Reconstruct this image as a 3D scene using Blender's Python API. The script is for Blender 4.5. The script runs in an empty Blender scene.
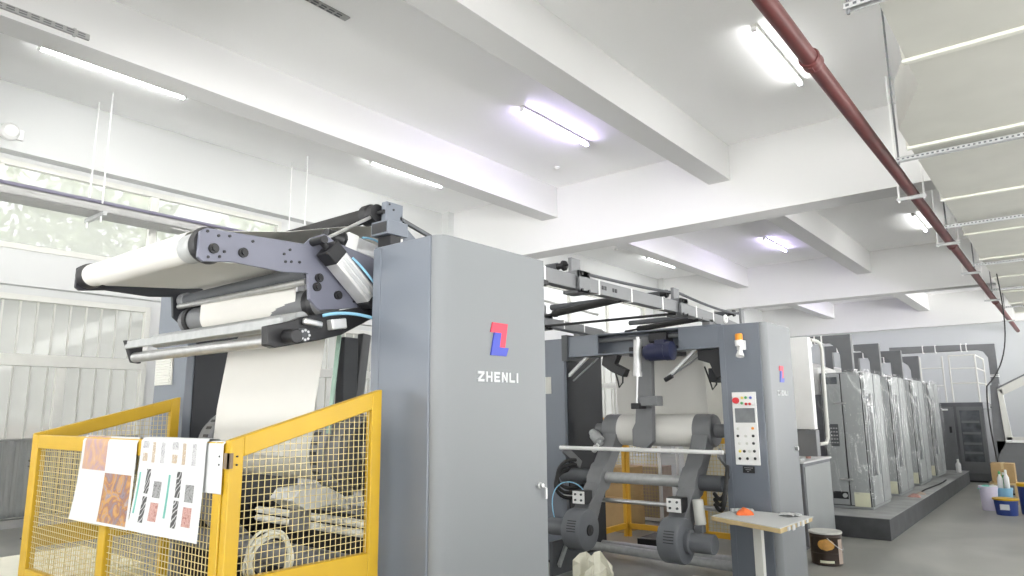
import bpy, bmesh, math, random
from mathutils import Vector, Matrix
random.seed(7)
C = bpy.context.scene.collection
PI = math.pi

# ------------------------------------------------------------------ materials
def mat(name, rgb, rough=.5, metal=0., var=.06, scale=6., bump=0., emit=None, strength=0., spec=.5, coat=0.):
    m = bpy.data.materials.new(name); m.use_nodes = True
    nt = m.node_tree; n = nt.nodes; b = n['Principled BSDF']
    b.inputs['Roughness'].default_value = rough; b.inputs['Metallic'].default_value = metal
    b.inputs['Specular IOR Level'].default_value = spec
    b.inputs['Coat Weight'].default_value = coat
    tc = n.new('ShaderNodeTexCoord'); ns = n.new('ShaderNodeTexNoise')
    ns.inputs['Scale'].default_value = scale; ns.inputs['Detail'].default_value = 4
    nt.links.new(tc.outputs['Object'], ns.inputs['Vector'])
    cr = n.new('ShaderNodeValToRGB')
    cr.color_ramp.elements[0].position = .3; cr.color_ramp.elements[1].position = .7
    cr.color_ramp.elements[0].color = tuple(max(0, c*(1-var)) for c in rgb)+(1,)
    cr.color_ramp.elements[1].color = tuple(min(1, c*(1+var)) for c in rgb)+(1,)
    nt.links.new(ns.outputs['Fac'], cr.inputs['Fac']); nt.links.new(cr.outputs['Color'], b.inputs['Base Color'])
    if bump:
        bp = n.new('ShaderNodeBump'); bp.inputs['Strength'].default_value = bump; bp.inputs['Distance'].default_value = .02
        nt.links.new(ns.outputs['Fac'], bp.inputs['Height']); nt.links.new(bp.outputs['Normal'], b.inputs['Normal'])
    if emit:
        b.inputs['Emission Color'].default_value = emit+(1,); b.inputs['Emission Strength'].default_value = strength
    return m

def glass(name, rgb, clear, rough=.1):
    """hazy pane: part clear, part milky translucent"""
    m = bpy.data.materials.new(name); m.use_nodes = True
    nt = m.node_tree; n = nt.nodes; n.clear()
    o = n.new('ShaderNodeOutputMaterial'); t = n.new('ShaderNodeBsdfTransparent'); tr = n.new('ShaderNodeBsdfTranslucent')
    df = n.new('ShaderNodeBsdfDiffuse'); a = n.new('ShaderNodeMixShader'); mx = n.new('ShaderNodeMixShader')
    tr.inputs['Color'].default_value = rgb+(1,); df.inputs['Color'].default_value = rgb+(1,)
    a.inputs[0].default_value = .3
    nt.links.new(tr.outputs[0], a.inputs[1]); nt.links.new(df.outputs[0], a.inputs[2])
    mx.inputs[0].default_value = clear
    nt.links.new(a.outputs[0], mx.inputs[1]); nt.links.new(t.outputs[0], mx.inputs[2])
    nt.links.new(mx.outputs[0], o.inputs[0])
    return m

def film(name):
    m = bpy.data.materials.new(name); m.use_nodes = True
    nt = m.node_tree; n = nt.nodes; n.clear()
    o = n.new('ShaderNodeOutputMaterial'); t = n.new('ShaderNodeBsdfTransparent'); g = n.new('ShaderNodeBsdfGlossy'); d = n.new('ShaderNodeBsdfDiffuse')
    d.inputs['Color'].default_value = (.85, .87, .88, 1); g.inputs['Roughness'].default_value = .2
    tc = n.new('ShaderNodeTexCoord'); ns = n.new('ShaderNodeTexNoise'); ns.inputs['Scale'].default_value = 2.6; ns.inputs['Detail'].default_value = 4; ns.inputs['Distortion'].default_value = .8
    mp = n.new('ShaderNodeMapping'); mp.inputs['Scale'].default_value = (1.5, 1.5, .6); mp.inputs['Rotation'].default_value = (.3, .35, 0)
    nt.links.new(tc.outputs['Object'], mp.inputs[0]); nt.links.new(mp.outputs[0], ns.inputs['Vector'])
    bp = n.new('ShaderNodeBump'); bp.inputs['Strength'].default_value = 1.; bp.inputs['Distance'].default_value = .08
    nt.links.new(ns.outputs['Fac'], bp.inputs['Height']); nt.links.new(bp.outputs[0], g.inputs['Normal'])
    a = n.new('ShaderNodeMixShader'); a.inputs[0].default_value = .6
    nt.links.new(d.outputs[0], a.inputs[1]); nt.links.new(g.outputs[0], a.inputs[2])
    # creases: narrow ridges of the noise are whiter and less clear
    cr = n.new('ShaderNodeValToRGB'); e = cr.color_ramp.elements
    e[0].position = .44; e[0].color = (.985, .985, .985, 1); e[1].position = .49; e[1].color = (.74, .74, .74, 1)
    k = e.new(.52); k.color = (.97, .97, .97, 1); k = e.new(.62); k.color = (.96, .96, .96, 1)
    nt.links.new(ns.outputs['Fac'], cr.inputs[0])
    x = n.new('ShaderNodeMixShader'); nt.links.new(cr.outputs[0], x.inputs[0])
    nt.links.new(a.outputs[0], x.inputs[1]); nt.links.new(t.outputs[0], x.inputs[2]); nt.links.new(x.outputs[0], o.inputs[0])
    return m

def art(name, cols, scale, kind='wave'):
    m = mat(name, (1, 1, 1), .45, var=0)
    nt = m.node_tree; n = nt.nodes; b = n['Principled BSDF']
    tc = n.new('ShaderNodeTexCoord')
    if kind == 'wave':
        w = n.new('ShaderNodeTexWave'); w.inputs['Scale'].default_value = scale; w.inputs['Distortion'].default_value = 9; w.inputs['Detail'].default_value = 2; w.inputs['Detail Scale'].default_value = .7
        w.bands_direction = 'DIAGONAL'
        out = w.outputs['Fac']
    else:
        w = n.new('ShaderNodeTexNoise'); w.inputs['Scale'].default_value = scale; w.inputs['Detail'].default_value = 5; w.inputs['Distortion'].default_value = 2
        out = w.outputs['Fac']
    nt.links.new(tc.outputs['Object'], w.inputs['Vector'])
    cr = n.new('ShaderNodeValToRGB'); e = cr.color_ramp.elements
    for i, c in enumerate(cols):
        p = .25+.5*i/(len(cols)-1) if kind != 'wave' else i/(len(cols)-1)
        el = e[i] if i < 2 else e.new(p)
        el.position = p; el.color = c+(1,)
    nt.links.new(out, cr.inputs[0]); nt.links.new(cr.outputs[0], b.inputs['Base Color'])
    return m

M = {}
M['wall'] = mat('white_wall_dimmed', (.585, .595, .59), .8, var=.015, scale=.6)  # white lowered to offset the strong side light on the walls
M['ceil'] = mat('white_ceiling_lifted', (.94, .94, .935), .85, var=.012, scale=.5)  # white raised to make up for the weak light overhead
M['beam'] = mat('white_beam_dimmed', (.7, .7, .695), .85, var=.012, scale=.5)  # the ceiling's white, lowered to even out the light on the beams
M['endwall'] = mat('far_wall_dimmed', (.5, .52, .53), .8, var=.02, scale=.6)  # wall white taken down, the far end's shade put into the colour
M['slate'] = mat('blue_grey_paint', (.15, .168, .2), .36, var=.03, scale=2, coat=.15)
M['door'] = mat('light_grey_paint', (.19, .2, .21), .42, var=.02, scale=2)
M['char'] = mat('charcoal_and_shade', (.02, .022, .027), .55, var=.1)  # real charcoal parts, and shade painted inside the machines
M['violet'] = mat('violet_grey_plate_paint', (.15, .155, .2), .4, var=.05)
M['mid'] = mat('mid_grey_paint', (.16, .165, .173), .45, var=.06)
M['beamgrey'] = mat('beam_grey_paint', (.17, .174, .182), .45, var=.06)
M['dark'] = mat('dark_grey_paint', (.075, .08, .088), .5, var=.1)
M['black'] = mat('black_metal', (.014, .014, .016), .45, var=.2)
M['rubber'] = mat('black_rubber', (.018, .018, .018), .7, var=.2)
M['steel'] = mat('brushed_steel', (.62, .62, .62), .32, metal=.85, var=.08, scale=20)
M['alu'] = mat('aluminium_profile', (.7, .7, .7), .4, metal=.55, var=.06, scale=15)
M['castgrey'] = mat('cast_housing_grey', (.125, .133, .147), .45, var=.08)
M['archgrey'] = mat('arch_dark_grey', (.12, .125, .13), .5, var=.06)
M['endgrey'] = mat('end_cabinet_grey', (.12, .125, .135), .45, var=.06)
M['navy'] = mat('navy_motor_paint', (.018, .022, .06), .4, var=.1)
M['yellow'] = mat('yellow_enamel', (.52, .32, .01), .42, var=.05)
M['orangey'] = mat('deep_yellow_enamel', (.65, .36, .03), .45, var=.05)
M['wire'] = mat('cream_wire', (.56, .46, .22), .5, var=.05)
M['paper'] = mat('white_paper', (.65, .64, .605), .7, var=.015, scale=2)
M['bright_paper'] = mat('bright_white_paper', (.57, .58, .58), .6, var=.01, scale=2)
M['cream'] = mat('cream_paper', (.76, .74, .62), .8, var=.03)
M['white'] = mat('white_plastic', (.78, .78, .77), .4, var=.02)
M['offwhite'] = mat('off_white_enamel', (.6, .6, .56), .45, var=.03)
M['red'] = mat('red_paint', (.62, .03, .04), .4, var=.04)
M['logored'] = mat('logo_red', (.62, .03, .07), .4, var=.02)
M['logoblue'] = mat('logo_blue', (.035, .055, .42), .4, var=.02)
M['letters'] = mat('pale_lettering', (.52, .53, .54), .4, var=.01)
M['amber'] = mat('amber_lens', (.8, .3, .03), .3, var=.05)
M['screen'] = mat('screen_glass', (.17, .18, .19), .2, var=.12, scale=14)
M['green'] = mat('green_button', (.1, .4, .15), .4)
M['yellowbtn'] = mat('yellow_button', (.75, .6, .1), .4)
M['bluebtn'] = mat('blue_button', (.15, .2, .6), .4)
M['wood'] = mat('pale_plywood', (.55, .42, .22), .6, var=.1, scale=12)
M['orange'] = mat('orange_cloth', (.85, .17, .04), .7, var=.1, bump=.4, scale=20)
M['carton'] = mat('cardboard', (.42, .28, .13), .75, var=.08)
M['drum'] = mat('dark_brown_tin', (.035, .022, .015), .35, var=.3, metal=.3)
M['gold'] = mat('golden_print', (.5, .26, .06), .4, var=.15, scale=30)
M['pipe'] = mat('oxide_red_pipe_paint', (.115, .028, .027), .5, var=.18, scale=3)
M['duct'] = mat('galvanised_duct', (.55, .55, .505), .55, metal=.15, var=.04, scale=2)
M['flange'] = mat('pale_duct_flange', (.63, .63, .57), .55, var=.03)
M['galv'] = mat('galvanised_steel', (.42, .43, .43), .45, metal=.3, var=.1, scale=20)
M['tray'] = mat('cable_tray_grey', (.36, .36, .35), .5, metal=.1, var=.06)
M['lavender'] = mat('lavender_grey_rail', (.17, .16, .22), .5, var=.04)
M['frame'] = mat('window_frame_white', (.62, .62, .58), .5, var=.03)
M['bars'] = mat('window_bar_grey', (.5, .5, .47), .5, var=.03)
M['plinth'] = mat('scuffed_plinth_paint', (.3, .305, .305), .55, var=.25, scale=3)
M['plinthside'] = mat('black_plinth_side', (.05, .052, .055), .55, var=.3, scale=4)
M['press'] = mat('press_cabinet_grey', (.29, .305, .305), .38, var=.04, scale=2)
M['notice'] = mat('pale_yellow_notice', (.6, .6, .45), .6)
M['hose'] = mat('pale_blue_hose', (.25, .5, .68), .4)
M['clearhose'] = mat('pale_plastic_hose', (.6, .6, .52), .4)
M['greenglass'] = mat('green_tinted_strip', (.25, .36, .3), .25, var=.04)
M['lilac'] = mat('lilac_pail_plastic', (.66, .62, .75), .4)
M['bluepl'] = mat('dark_blue_plastic', (.02, .045, .2), .4)
M['teal'] = mat('teal_cloth', (.2, .55, .48), .8, var=.3, scale=30)
M['tin'] = mat('tin_lid', (.62, .62, .58), .4, metal=.4)
M['stripe'] = art('grey_stripe_print', [(.03, .03, .03), (.06, .06, .06), (.03, .03, .03), (.45, .45, .45)], 22)
M['emblem'] = art('dark_emblem_print', [(.02, .025, .025), (.3, .3, .3), (.03, .03, .03)], 45, 'noise')
M['redprint'] = art('red_diamond_print', [(.2, .04, .035), (.5, .3, .26), (.18, .05, .05)], 45, 'noise')
M['tealprint'] = mat('teal_line_print', (.12, .38, .32), .5)
M['beigeprint'] = art('beige_print', [(.55, .42, .24), (.35, .28, .22), (.7, .65, .55)], 60, 'noise')
M['greyprint'] = art('pale_grey_print', [(.12, .12, .15), (.5, .5, .5), (.1, .1, .14)], 60, 'noise')
M['goldart'] = art('gold_and_slate_art', [(.12, .06, .06), (.22, .19, .23), (.28, .13, .08), (.5, .26, .06), (.22, .2, .26), (.6, .42, .2)], 11, 'noise')
M['pinkart'] = art('mauve_and_gold_art', [(.3, .18, .2), (.38, .25, .27), (.5, .3, .16), (.48, .35, .33)], 9, 'noise')
M['glass'] = glass('hazy_window_glass', (.8, .81, .79), .6)  # overexposed haze from outdoors put into the milky, dusty pane
M['curtain'] = glass('grey_strip_curtain', (.42, .43, .43), .3)
M['smoked'] = mat('dark_window_glass', (.09, .1, .11), .12, var=.5, scale=6)
M['film'] = film('clear_plastic_film')
M['mudguard'] = mat('grey_press_cover', (.4, .41, .41), .45)
M['foliage'] = mat('pale_leaf', (.36, .42, .24), .7, var=.35, scale=3)
M['bark'] = mat('tree_bark', (.2, .15, .1), .9, var=.2)
M['yard'] = mat('yard_concrete', (.55, .54, .5), .9, var=.08, scale=.7)
M['white_steel'] = mat('white_steel_beam', (.85, .85, .82), .5)
M['shed'] = mat('white_corrugated_sheet', (.5, .5, .48), .6, var=.05)
M['brick'] = mat('brown_ledge', (.45, .36, .3), .8, var=.15)

def floor_mat():
    m = mat('sealed_concrete', (.3, .3, .28), .32, var=.0)
    nt = m.node_tree; n = nt.nodes; b = n['Principled BSDF']
    tc = n.new('ShaderNodeTexCoord'); a = n.new('ShaderNodeTexNoise'); a.inputs['Scale'].default_value = .9; a.inputs['Detail'].default_value = 8; a.inputs['Distortion'].default_value = .6
    cr = n.new('ShaderNodeValToRGB'); cr.color_ramp.elements[0].position = .3; cr.color_ramp.elements[1].position = .72
    cr.color_ramp.elements[0].color = (.2, .2, .185, 1); cr.color_ramp.elements[1].color = (.37, .37, .343, 1)
    nt.links.new(tc.outputs['Object'], a.inputs['Vector']); nt.links.new(a.outputs['Fac'], cr.inputs[0]); nt.links.new(cr.outputs[0], b.inputs['Base Color'])
    r = n.new('ShaderNodeMapRange'); r.inputs['To Min'].default_value = .22; r.inputs['To Max'].default_value = .5
    nt.links.new(a.outputs['Fac'], r.inputs[0]); nt.links.new(r.outputs[0], b.inputs['Roughness'])
    return m
M['floor'] = floor_mat()
M['tube'] = mat('cool_white_tube', (.9, .9, .9), emit=(1, 1, 1), strength=26, var=0)
M['tubelilac'] = mat('lilac_white_tube', (.9, .9, .9), emit=(.68, .58, 1), strength=56, var=0)

# ------------------------------------------------------------------ mesh building
WL = {}
class MB:
    def __init__(s): s.v = []; s.f = []; s.m = []
    def add(s, vs, fs, m=0):
        k = len(s.v); s.v += [Vector(p) for p in vs]
        for f in fs: s.f.append([i+k for i in f]); s.m.append(m)
        return s
    def box(s, x0, x1, y0, y1, z0, z1, m=0):
        return s.add([(x, y, z) for x in (x0, x1) for y in (y0, y1) for z in (z0, z1)],
                     [(0, 1, 3, 2), (4, 6, 7, 5), (0, 4, 5, 1), (2, 3, 7, 6), (0, 2, 6, 4), (1, 5, 7, 3)], m)
    def bar(s, p, q, w, h, up=(0, 0, 1), m=0):
        p, q = Vector(p), Vector(q); d = (q-p).normalized(); u = Vector(up)
        if abs(d.dot(u)) > .95: u = Vector((1, 0, 0))
        a = d.cross(u).normalized()*(w/2); b = a.cross(d).normalized()*(h/2)
        vs = [e+i*a+j*b for e in (p, q) for i in (-1, 1) for j in (-1, 1)]
        return s.add(vs, [(0, 1, 3, 2), (4, 6, 7, 5), (0, 4, 5, 1), (2, 3, 7, 6), (0, 2, 6, 4), (1, 5, 7, 3)], m)
    def lathe(s, o, ax, prof, n=28, m=0):
        o, ax = Vector(o), Vector(ax).normalized()
        u = Vector((0, 0, 1)) if abs(ax.z) < .9 else Vector((1, 0, 0))
        a = ax.cross(u).normalized(); b = a.cross(ax)
        vs = []; fs = []
        for t, r in prof:
            for i in range(n):
                g = 2*PI*i/n; vs.append(o+ax*t+(a*math.cos(g)+b*math.sin(g))*r)
        for j in range(len(prof)-1):
            for i in range(n):
                fs.append((j*n+i, j*n+(i+1) % n, (j+1)*n+(i+1) % n, (j+1)*n+i))
        if prof[0][1] > 1e-5: fs.append(tuple(range(n))[::-1])
        if prof[-1][1] > 1e-5: fs.append(tuple((len(prof)-1)*n+i for i in range(n)))
        return s.add(vs, fs, m)
    def cyl(s, p, q, r, n=24, r2=None, m=0, cham=0):
        p, q = Vector(p), Vector(q); L = (q-p).length; r2 = r if r2 is None else r2
        pr = [(0, r), (L, r2)] if not cham else [(0, r-cham), (cham, r), (L-cham, r2), (L, r2-cham)]
        return s.lathe(p, q-p, pr, n, m)
    def tube(s, path, r, n=10, m=0, closed=False):
        P = [Vector(p) for p in path]; k = len(P); vs = []; fs = []; a = None
        for i in range(k):
            d = (P[min(i+1, k-1)]-P[max(i-1, 0)]).normalized()
            if a is None:
                a = d.orthogonal().normalized()
            a = (a-d*a.dot(d)).normalized(); b = d.cross(a)
            for j in range(n):
                g = 2*PI*j/n; vs.append(P[i]+(a*math.cos(g)+b*math.sin(g))*r)
        for i in range(k-1):
            for j in range(n): fs.append((i*n+j, i*n+(j+1) % n, (i+1)*n+(j+1) % n, (i+1)*n+j))
        fs.append(tuple(range(n))[::-1]); fs.append(tuple((k-1)*n+j for j in range(n)))
        return s.add(vs, fs, m)
    def prism(s, poly, ax, a, b, m=0):
        f = {'X': lambda p, t: (t, p[0], p[1]), 'Y': lambda p, t: (p[0], t, p[1]), 'Z': lambda p, t: (p[0], p[1], t)}[ax]
        n = len(poly); vs = [f(p, a) for p in poly]+[f(p, b) for p in poly]
        fs = [tuple(range(n)), tuple(range(2*n-1, n-1, -1))]+[(i, i+n, (i+1) % n+n, (i+1) % n) for i in range(n)]
        return s.add(vs, fs, m)
    def ribbon(s, poly, y0, y1, t=.003, m=0):
        """a sheet that follows a polyline in X-Z and spans y0..y1, with thickness"""
        n = len(poly); off = []
        for i in range(n):
            d = Vector(poly[min(i+1, n-1)])-Vector(poly[max(i-1, 0)]); d.normalize(); off.append(Vector((-d.y, d.x))*t)
        vs = []
        for i, p in enumerate(poly):
            q = Vector(p)+off[i]
            vs += [(p[0], y0, p[1]), (p[0], y1, p[1]), (q.x, y0, q.y), (q.x, y1, q.y)]
        fs = []
        for i in range(n-1):
            a, b = 4*i, 4*i+4
            fs += [(a, a+1, b+1, b), (a+2, b+2, b+3, a+3), (a, b, b+2, a+2), (a+1, a+3, b+3, b+1)]
        e = 4*(n-1); fs += [(0, 2, 3, 1), (e, e+1, e+3, e+2)]
        return s.add(vs, fs, m)
    def build(s, name, mats, parent=None, bevel=0., seg=2, origin=None, flat=False):
        if not isinstance(mats, (list, tuple)): mats = [mats]
        if parent is not None: o0 = WL[parent]
        elif origin is not None: o0 = Vector(origin)
        else:
            xs = [p.x for p in s.v]; ys = [p.y for p in s.v]; o0 = Vector(((min(xs)+max(xs))/2, (min(ys)+max(ys))/2, min(p.z for p in s.v)))
        me = bpy.data.meshes.new(name); me.from_pydata([p-o0 for p in s.v], [], s.f)
        for k in mats: me.materials.append(M[k] if isinstance(k, str) else k)
        for p, k in zip(me.polygons, s.m): p.material_index = k
        bm = bmesh.new(); bm.from_mesh(me); bmesh.ops.recalc_face_normals(bm, faces=bm.faces); bm.to_mesh(me); bm.free()
        if not flat:
            me.polygons.foreach_set('use_smooth', [True]*len(me.polygons)); me.set_sharp_from_angle(angle=.6)
        o = bpy.data.objects.new(name, me); C.objects.link(o); WL[o] = o0
        if parent is not None: o.parent = parent
        else: o.location = o0
        if bevel:
            b = o.modifiers.new('bevel', 'BEVEL'); b.width = bevel; b.segments = seg; b.limit_method = 'ANGLE'; b.angle_limit = .6
            b.use_clamp_overlap = True
        return o

def tag(o, label=None, cat=None, group=None, kind=None):
    if label: o['label'] = label
    if cat: o['category'] = cat
    if group: o['group'] = group
    if kind: o['kind'] = kind
    return o
def thing(name, loc, label, cat, group=None):
    o = bpy.data.objects.new(name, None); C.objects.link(o); o.location = loc; o.empty_display_size = .1
    WL[o] = Vector(loc); return tag(o, label, cat, group)
def struct(o): o['kind'] = 'structure'; return o
def each(name, boxes, m, parent, bevel=0.):
    for b in boxes: MB().box(*b).build(name, m, parent, bevel=bevel)
def each_cyl(name, cs, m, parent):
    for c in cs: MB().cyl(*c).build(name, m, parent)
def copy_tree(o, delta, parent=None):
    c = o.copy(); C.objects.link(c)
    if parent is None: c.location = Vector(o.location)+Vector(delta)
    else: c.parent = parent
    WL[c] = WL[o]+Vector(delta)
    for ch in list(o.children): copy_tree(ch, delta, c)
    return c
def arc(cx, cz, r, a0, a1, n=12):
    return [(cx+r*math.cos(math.radians(a0+(a1-a0)*i/n)), cz+r*math.sin(math.radians(a0+(a1-a0)*i/n))) for i in range(n+1)]
def bez(p0, p1, p2, p3, n=16):
    p0, p1, p2, p3 = map(Vector, (p0, p1, p2, p3)); out = []
    for i in range(n+1):
        t = i/n; u = 1-t; out.append(p0*u**3+p1*3*u*u*t+p2*3*u*t*t+p3*t**3)
    return out

# ------------------------------------------------------------------ the room
X0, X1, Y0, Y1, ZS = -8., 36.9, -8., 12.6, 6.75
struct(MB().box(X0, X1, Y0, Y1, -.2, 0).build('floor', 'floor'))
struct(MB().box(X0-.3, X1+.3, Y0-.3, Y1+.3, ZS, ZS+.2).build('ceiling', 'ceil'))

def wall_holes(name, ax, at, thick, u0, u1, holes, m='wall'):
    us = sorted({u0, u1, *[h[0] for h in holes], *[h[1] for h in holes]}); zs = sorted({0, ZS, *[h[2] for h in holes], *[h[3] for h in holes]})
    mb = MB()
    for a, b in zip(us, us[1:]):
        z0 = None
        for c, d in zip(zs, zs[1:]):
            hole = any(h[0] < (a+b)/2 < h[1] and h[2] < (c+d)/2 < h[3] for h in holes)
            if not hole and z0 is None: z0 = c
            if z0 is not None and (hole or d == zs[-1]):
                z1 = c if hole else d
                if ax == 'Y': mb.box(a, b, at, at+thick, z0, z1)
                else: mb.box(at, at+thick, a, b, z0, z1)
                z0 = None
    return struct(mb.build(name, m))
up = [(-3., 8., 4.2, 5.6), (14., 24., 4.2, 5.6)]
low = [(-1.6, 5.5, .13, 3.5), (6.3, 11.6, .13, 3.5), (14.4, 24., .13, 3.5)]
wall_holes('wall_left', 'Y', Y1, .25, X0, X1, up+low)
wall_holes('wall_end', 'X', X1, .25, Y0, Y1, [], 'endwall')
wall_holes('wall_right', 'Y', Y0-.25, .25, X0, X1, [(-7, 2, .4, 5.6), (3, 11.5, .4, 5.6), (13.5, 23.5, .4, 5.6), (25.5, 36, .4, 5.6)])  # large openings out of view, added to let sky fill in
wall_holes('wall_back', 'X', X0-.25, .25, Y0, Y1, [(-7, 1.5, .3, 5.6), (2.5, 11.5, .3, 5.6)])  # unseen openings added here too, for the same fill

n_trim = 0
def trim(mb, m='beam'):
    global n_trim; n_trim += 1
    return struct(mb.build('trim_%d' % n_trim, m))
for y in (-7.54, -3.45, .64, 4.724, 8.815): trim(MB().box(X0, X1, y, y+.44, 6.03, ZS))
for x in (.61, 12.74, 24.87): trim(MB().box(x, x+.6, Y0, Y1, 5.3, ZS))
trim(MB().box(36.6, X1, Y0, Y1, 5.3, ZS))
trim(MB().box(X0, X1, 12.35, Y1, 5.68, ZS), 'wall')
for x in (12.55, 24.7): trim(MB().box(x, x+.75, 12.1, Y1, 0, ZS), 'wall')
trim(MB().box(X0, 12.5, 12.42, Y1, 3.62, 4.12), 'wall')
trim(MB().box(X0, 12.5, 12.5, 12.62, 0, .12), 'tray')

n_win = 0
def window(x0, x1, z0, z1, rails, mulls, bar_step=0, low_mull=None):
    global n_win; n_win += 1
    f = MB(); y0, y1 = 12.56, 12.66; w = .09
    f.box(x0, x0+w, y0, y1, z0, z1).box(x1-w, x1, y0, y1, z0, z1).box(x0+w, x1-w, y0, y1, z1-w, z1).box(x0+w, x1-w, y0, y1, z0, z0+w)
    for a, b in rails: f.box(x0+w*.5, x1-w*.5, y0-.02, y1-.008, a, b)
    for x, a, b in mulls: f.box(x-.07, x+.07, y0+.012, y1-.004, a+.01 if a > z0 else a+w*.6, b-.01 if b < z1 else b-w*.6)
    o = struct(f.build('window_%d' % n_win, 'frame', bevel=.006))
    g = MB().box(x0+.02, x1-.02, 12.70, 12.706, z0+.02, z1-.02).build('window_pane', 'glass', o)
    if bar_step:
        b = MB(); k = int((x1-x0)/bar_step)
        for i in range(1, k): b.box(x0+i*bar_step-.014, x0+i*bar_step+.014, 12.665, 12.69, z0, z1)
        b.build('window_bars', 'bars', o)
    return o
window(-3, 8, 4.2, 5.6, [], [(-1.65, 4.2, 5.6), (.7, 4.2, 5.6), (3.05, 4.2, 5.6), (5.42, 4.2, 5.6)])
window(14, 24, 4.2, 5.6, [], [(16.4, 4.2, 5.6), (18.8, 4.2, 5.6), (21.2, 4.2, 5.6)])
window(-1.6, 5.5, .13, 3.5, [(2.40, 2.58)], [(1.4, .13, 2.4), (4.2, .13, 2.4)], .235)
window(6.3, 11.6, .13, 3.5, [(2.40, 2.58), (1.2, 1.3)], [(8.9, .13, 2.4), (10.2, .13, 2.4)], .235)
window(14.4, 24, .13, 3.5, [(2.40, 2.58)], [(16.8, .13, 2.4), (19.2, .13, 2.4), (21.6, .13, 2.4)], .47)

# grey strip curtain over the lower panes
cu = MB(); pts = []
nx = 150
for i in range(nx+1):
    x = 1.0+(5.4-1.0)*i/nx
    pts.append((x, 12.46+.025*math.sin(i*.9)+.012*math.sin(i*2.3)))
for i in range(nx):
    (a, b), (c, d) = pts[i], pts[i+1]
    cu.add([(a, b, .16), (c, d, .16), (c, d, 1.28), (a, b, 1.28), (a, b+.004, .16), (c, d+.004, .16), (c, d+.004, 1.28), (a, b+.004, 1.28)],
           [(0, 1, 2, 3), (7, 6, 5, 4), (0, 4, 5, 1), (3, 2, 6, 7)])
cu.box(1., 5.4, 12.43, 12.5, 1.27, 1.3)
tag(cu.build('strip_curtain', 'curtain'), 'grey see-through curtain hanging over the lower panes of the big window', 'curtain')

# ------------------------------------------------------------------ outside the windows
struct(MB().box(-12, 45, 12.85, 40, -.3, -.02).build('yard_ground', 'yard'))
sh = MB(); k = 130
pl = [(-6+36*i/k, 17.+(.05 if i % 2 else 0)) for i in range(k+1)]
for (a, b), (c, d) in zip(pl, pl[1:]): sh.add([(a, b, 1.5), (c, d, 1.5), (c, d, 4.1), (a, b, 4.1)], [(0, 1, 2, 3)])
shed = thing('corrugated_shed', (12, 17, -.02), 'white corrugated metal shed seen through the lower windows', 'shed')
sh.build('corrugated_wall', 'shed', shed)
MB().box(-6, 30, 16.8, 17.2, -.02, 1.5).build('base_wall', 'brick', shed)
MB().box(-6, 30, 16.6, 17.3, 1.45, 1.75).build('ledge', 'shed', shed)
MB().bar((4.2, 16.5, 2.55), (7.6, 16.5, 4.25), .2, .3).build('sloping_beam', 'white_steel', shed)
MB().prism([(16.5, 4.05), (17, 4.1), (19, 4.6), (19, 4.7), (16.4, 4.15)], 'X', -6, 30).build('roof', 'shed', shed)
def tree(x, y, h, r, label, seed):
    rn = random.Random(seed); t = thing('tree', (x, y, -.02), label, 'tree', 'trees beyond the shed')
    MB().cyl((x, y, 0), (x+.2, y, h*.6), .18, 12, .1).build('trunk', 'bark', t)
    b = MB()
    for i in range(1500):
        d = Vector((rn.gauss(0, 1), rn.gauss(0, 1), rn.gauss(0, 1))).normalized()*r*rn.random()**.4
        p = Vector((x, y, h*.72))+Vector((d.x, d.y, d.z*1.1)); s = .16+.2*rn.random()
        a = Vector((rn.gauss(0, 1), rn.gauss(0, 1), rn.gauss(0, 1))).normalized(); c = a.orthogonal().normalized()
        b.add([p-a*s, p+c*s*.5, p+a*s, p-c*s*.5], [(0, 1, 2, 3)])
    b.build('foliage', 'foliage', t, flat=True)
tree(2.2, 22, 8.5, 2.6, 'leafy pale green tree behind the left part of the upper window', 1)
tree(8., 23, 9.5, 2.8, 'leafy tree behind the upper window, left of its first upright bar', 2)
tree(13.6, 22, 9., 2.7, 'leafy tree showing just above the roller arm through the upper window', 3)
tree(19.6, 24, 9.5, 3., 'leafy tree furthest right, behind the right end of the upper window', 4)

# ------------------------------------------------------------------ ceiling lights and vents
def light(x, y, lilac, label):
    t = thing('ceiling_light', (x+1.03, y, ZS), label, 'light', 'tube lights under the ceiling')
    MB().box(x, x+2.06, y-.04, y+.04, ZS-.05, ZS).build('fixture_body', 'offwhite', t, bevel=.008)
    each('tube_holder', [(e-.015, e+.015, y-.035, y+.035, ZS-.11, ZS-.04) for e in (x+.01, x+2.05)], 'white', t)
    MB().cyl((x+.03, y, ZS-.085), (x+2.03, y, ZS-.085), .028, 12).build('light_tube', 'tubelilac' if lilac else 'tube', t)
rows = {2.79: 'row above the red pipe', 6.74: 'middle row between the beams', 10.65: 'row nearest the windows'}
spots = {2.86: 'first', 8.74: 'second', 14.6: 'third', 20.6: 'fourth', 26.6: 'fifth', 32.4: 'sixth'}
for y, rn in rows.items():
    for x, on in spots.items():
        if y == 6.74 and on == 'first': continue
        light(x, y, y == 6.74, 'white tube ceiling light, %s from the near end in the %s' % (on, rn))
for y in (-1.3, -5.4):
    for x, on in spots.items(): light(x, y, False, 'white tube light, %s in the %s' % (on, 'row just right of the duct' if y > -3 else 'row along the right wall'))
def vent(x0, x1, y, label):
    t = thing('ceiling_vent', ((x0+x1)/2, y, ZS), label, 'vent', 'slotted strips on the ceiling')
    MB().box(x0, x1, y-.055, y+.055, ZS-.02, ZS).build('vent_frame', 'tray', t, bevel=.003)
    m = MB()
    for i in range(int((x1-x0)/.12)):
        for dy in (-.025, .025): m.box(x0+.03+i*.12, x0+.11+i*.12, y+dy-.012, y+dy+.012, ZS-.024, ZS-.02)
    m.build('vent_slots', 'dark', t)
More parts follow.
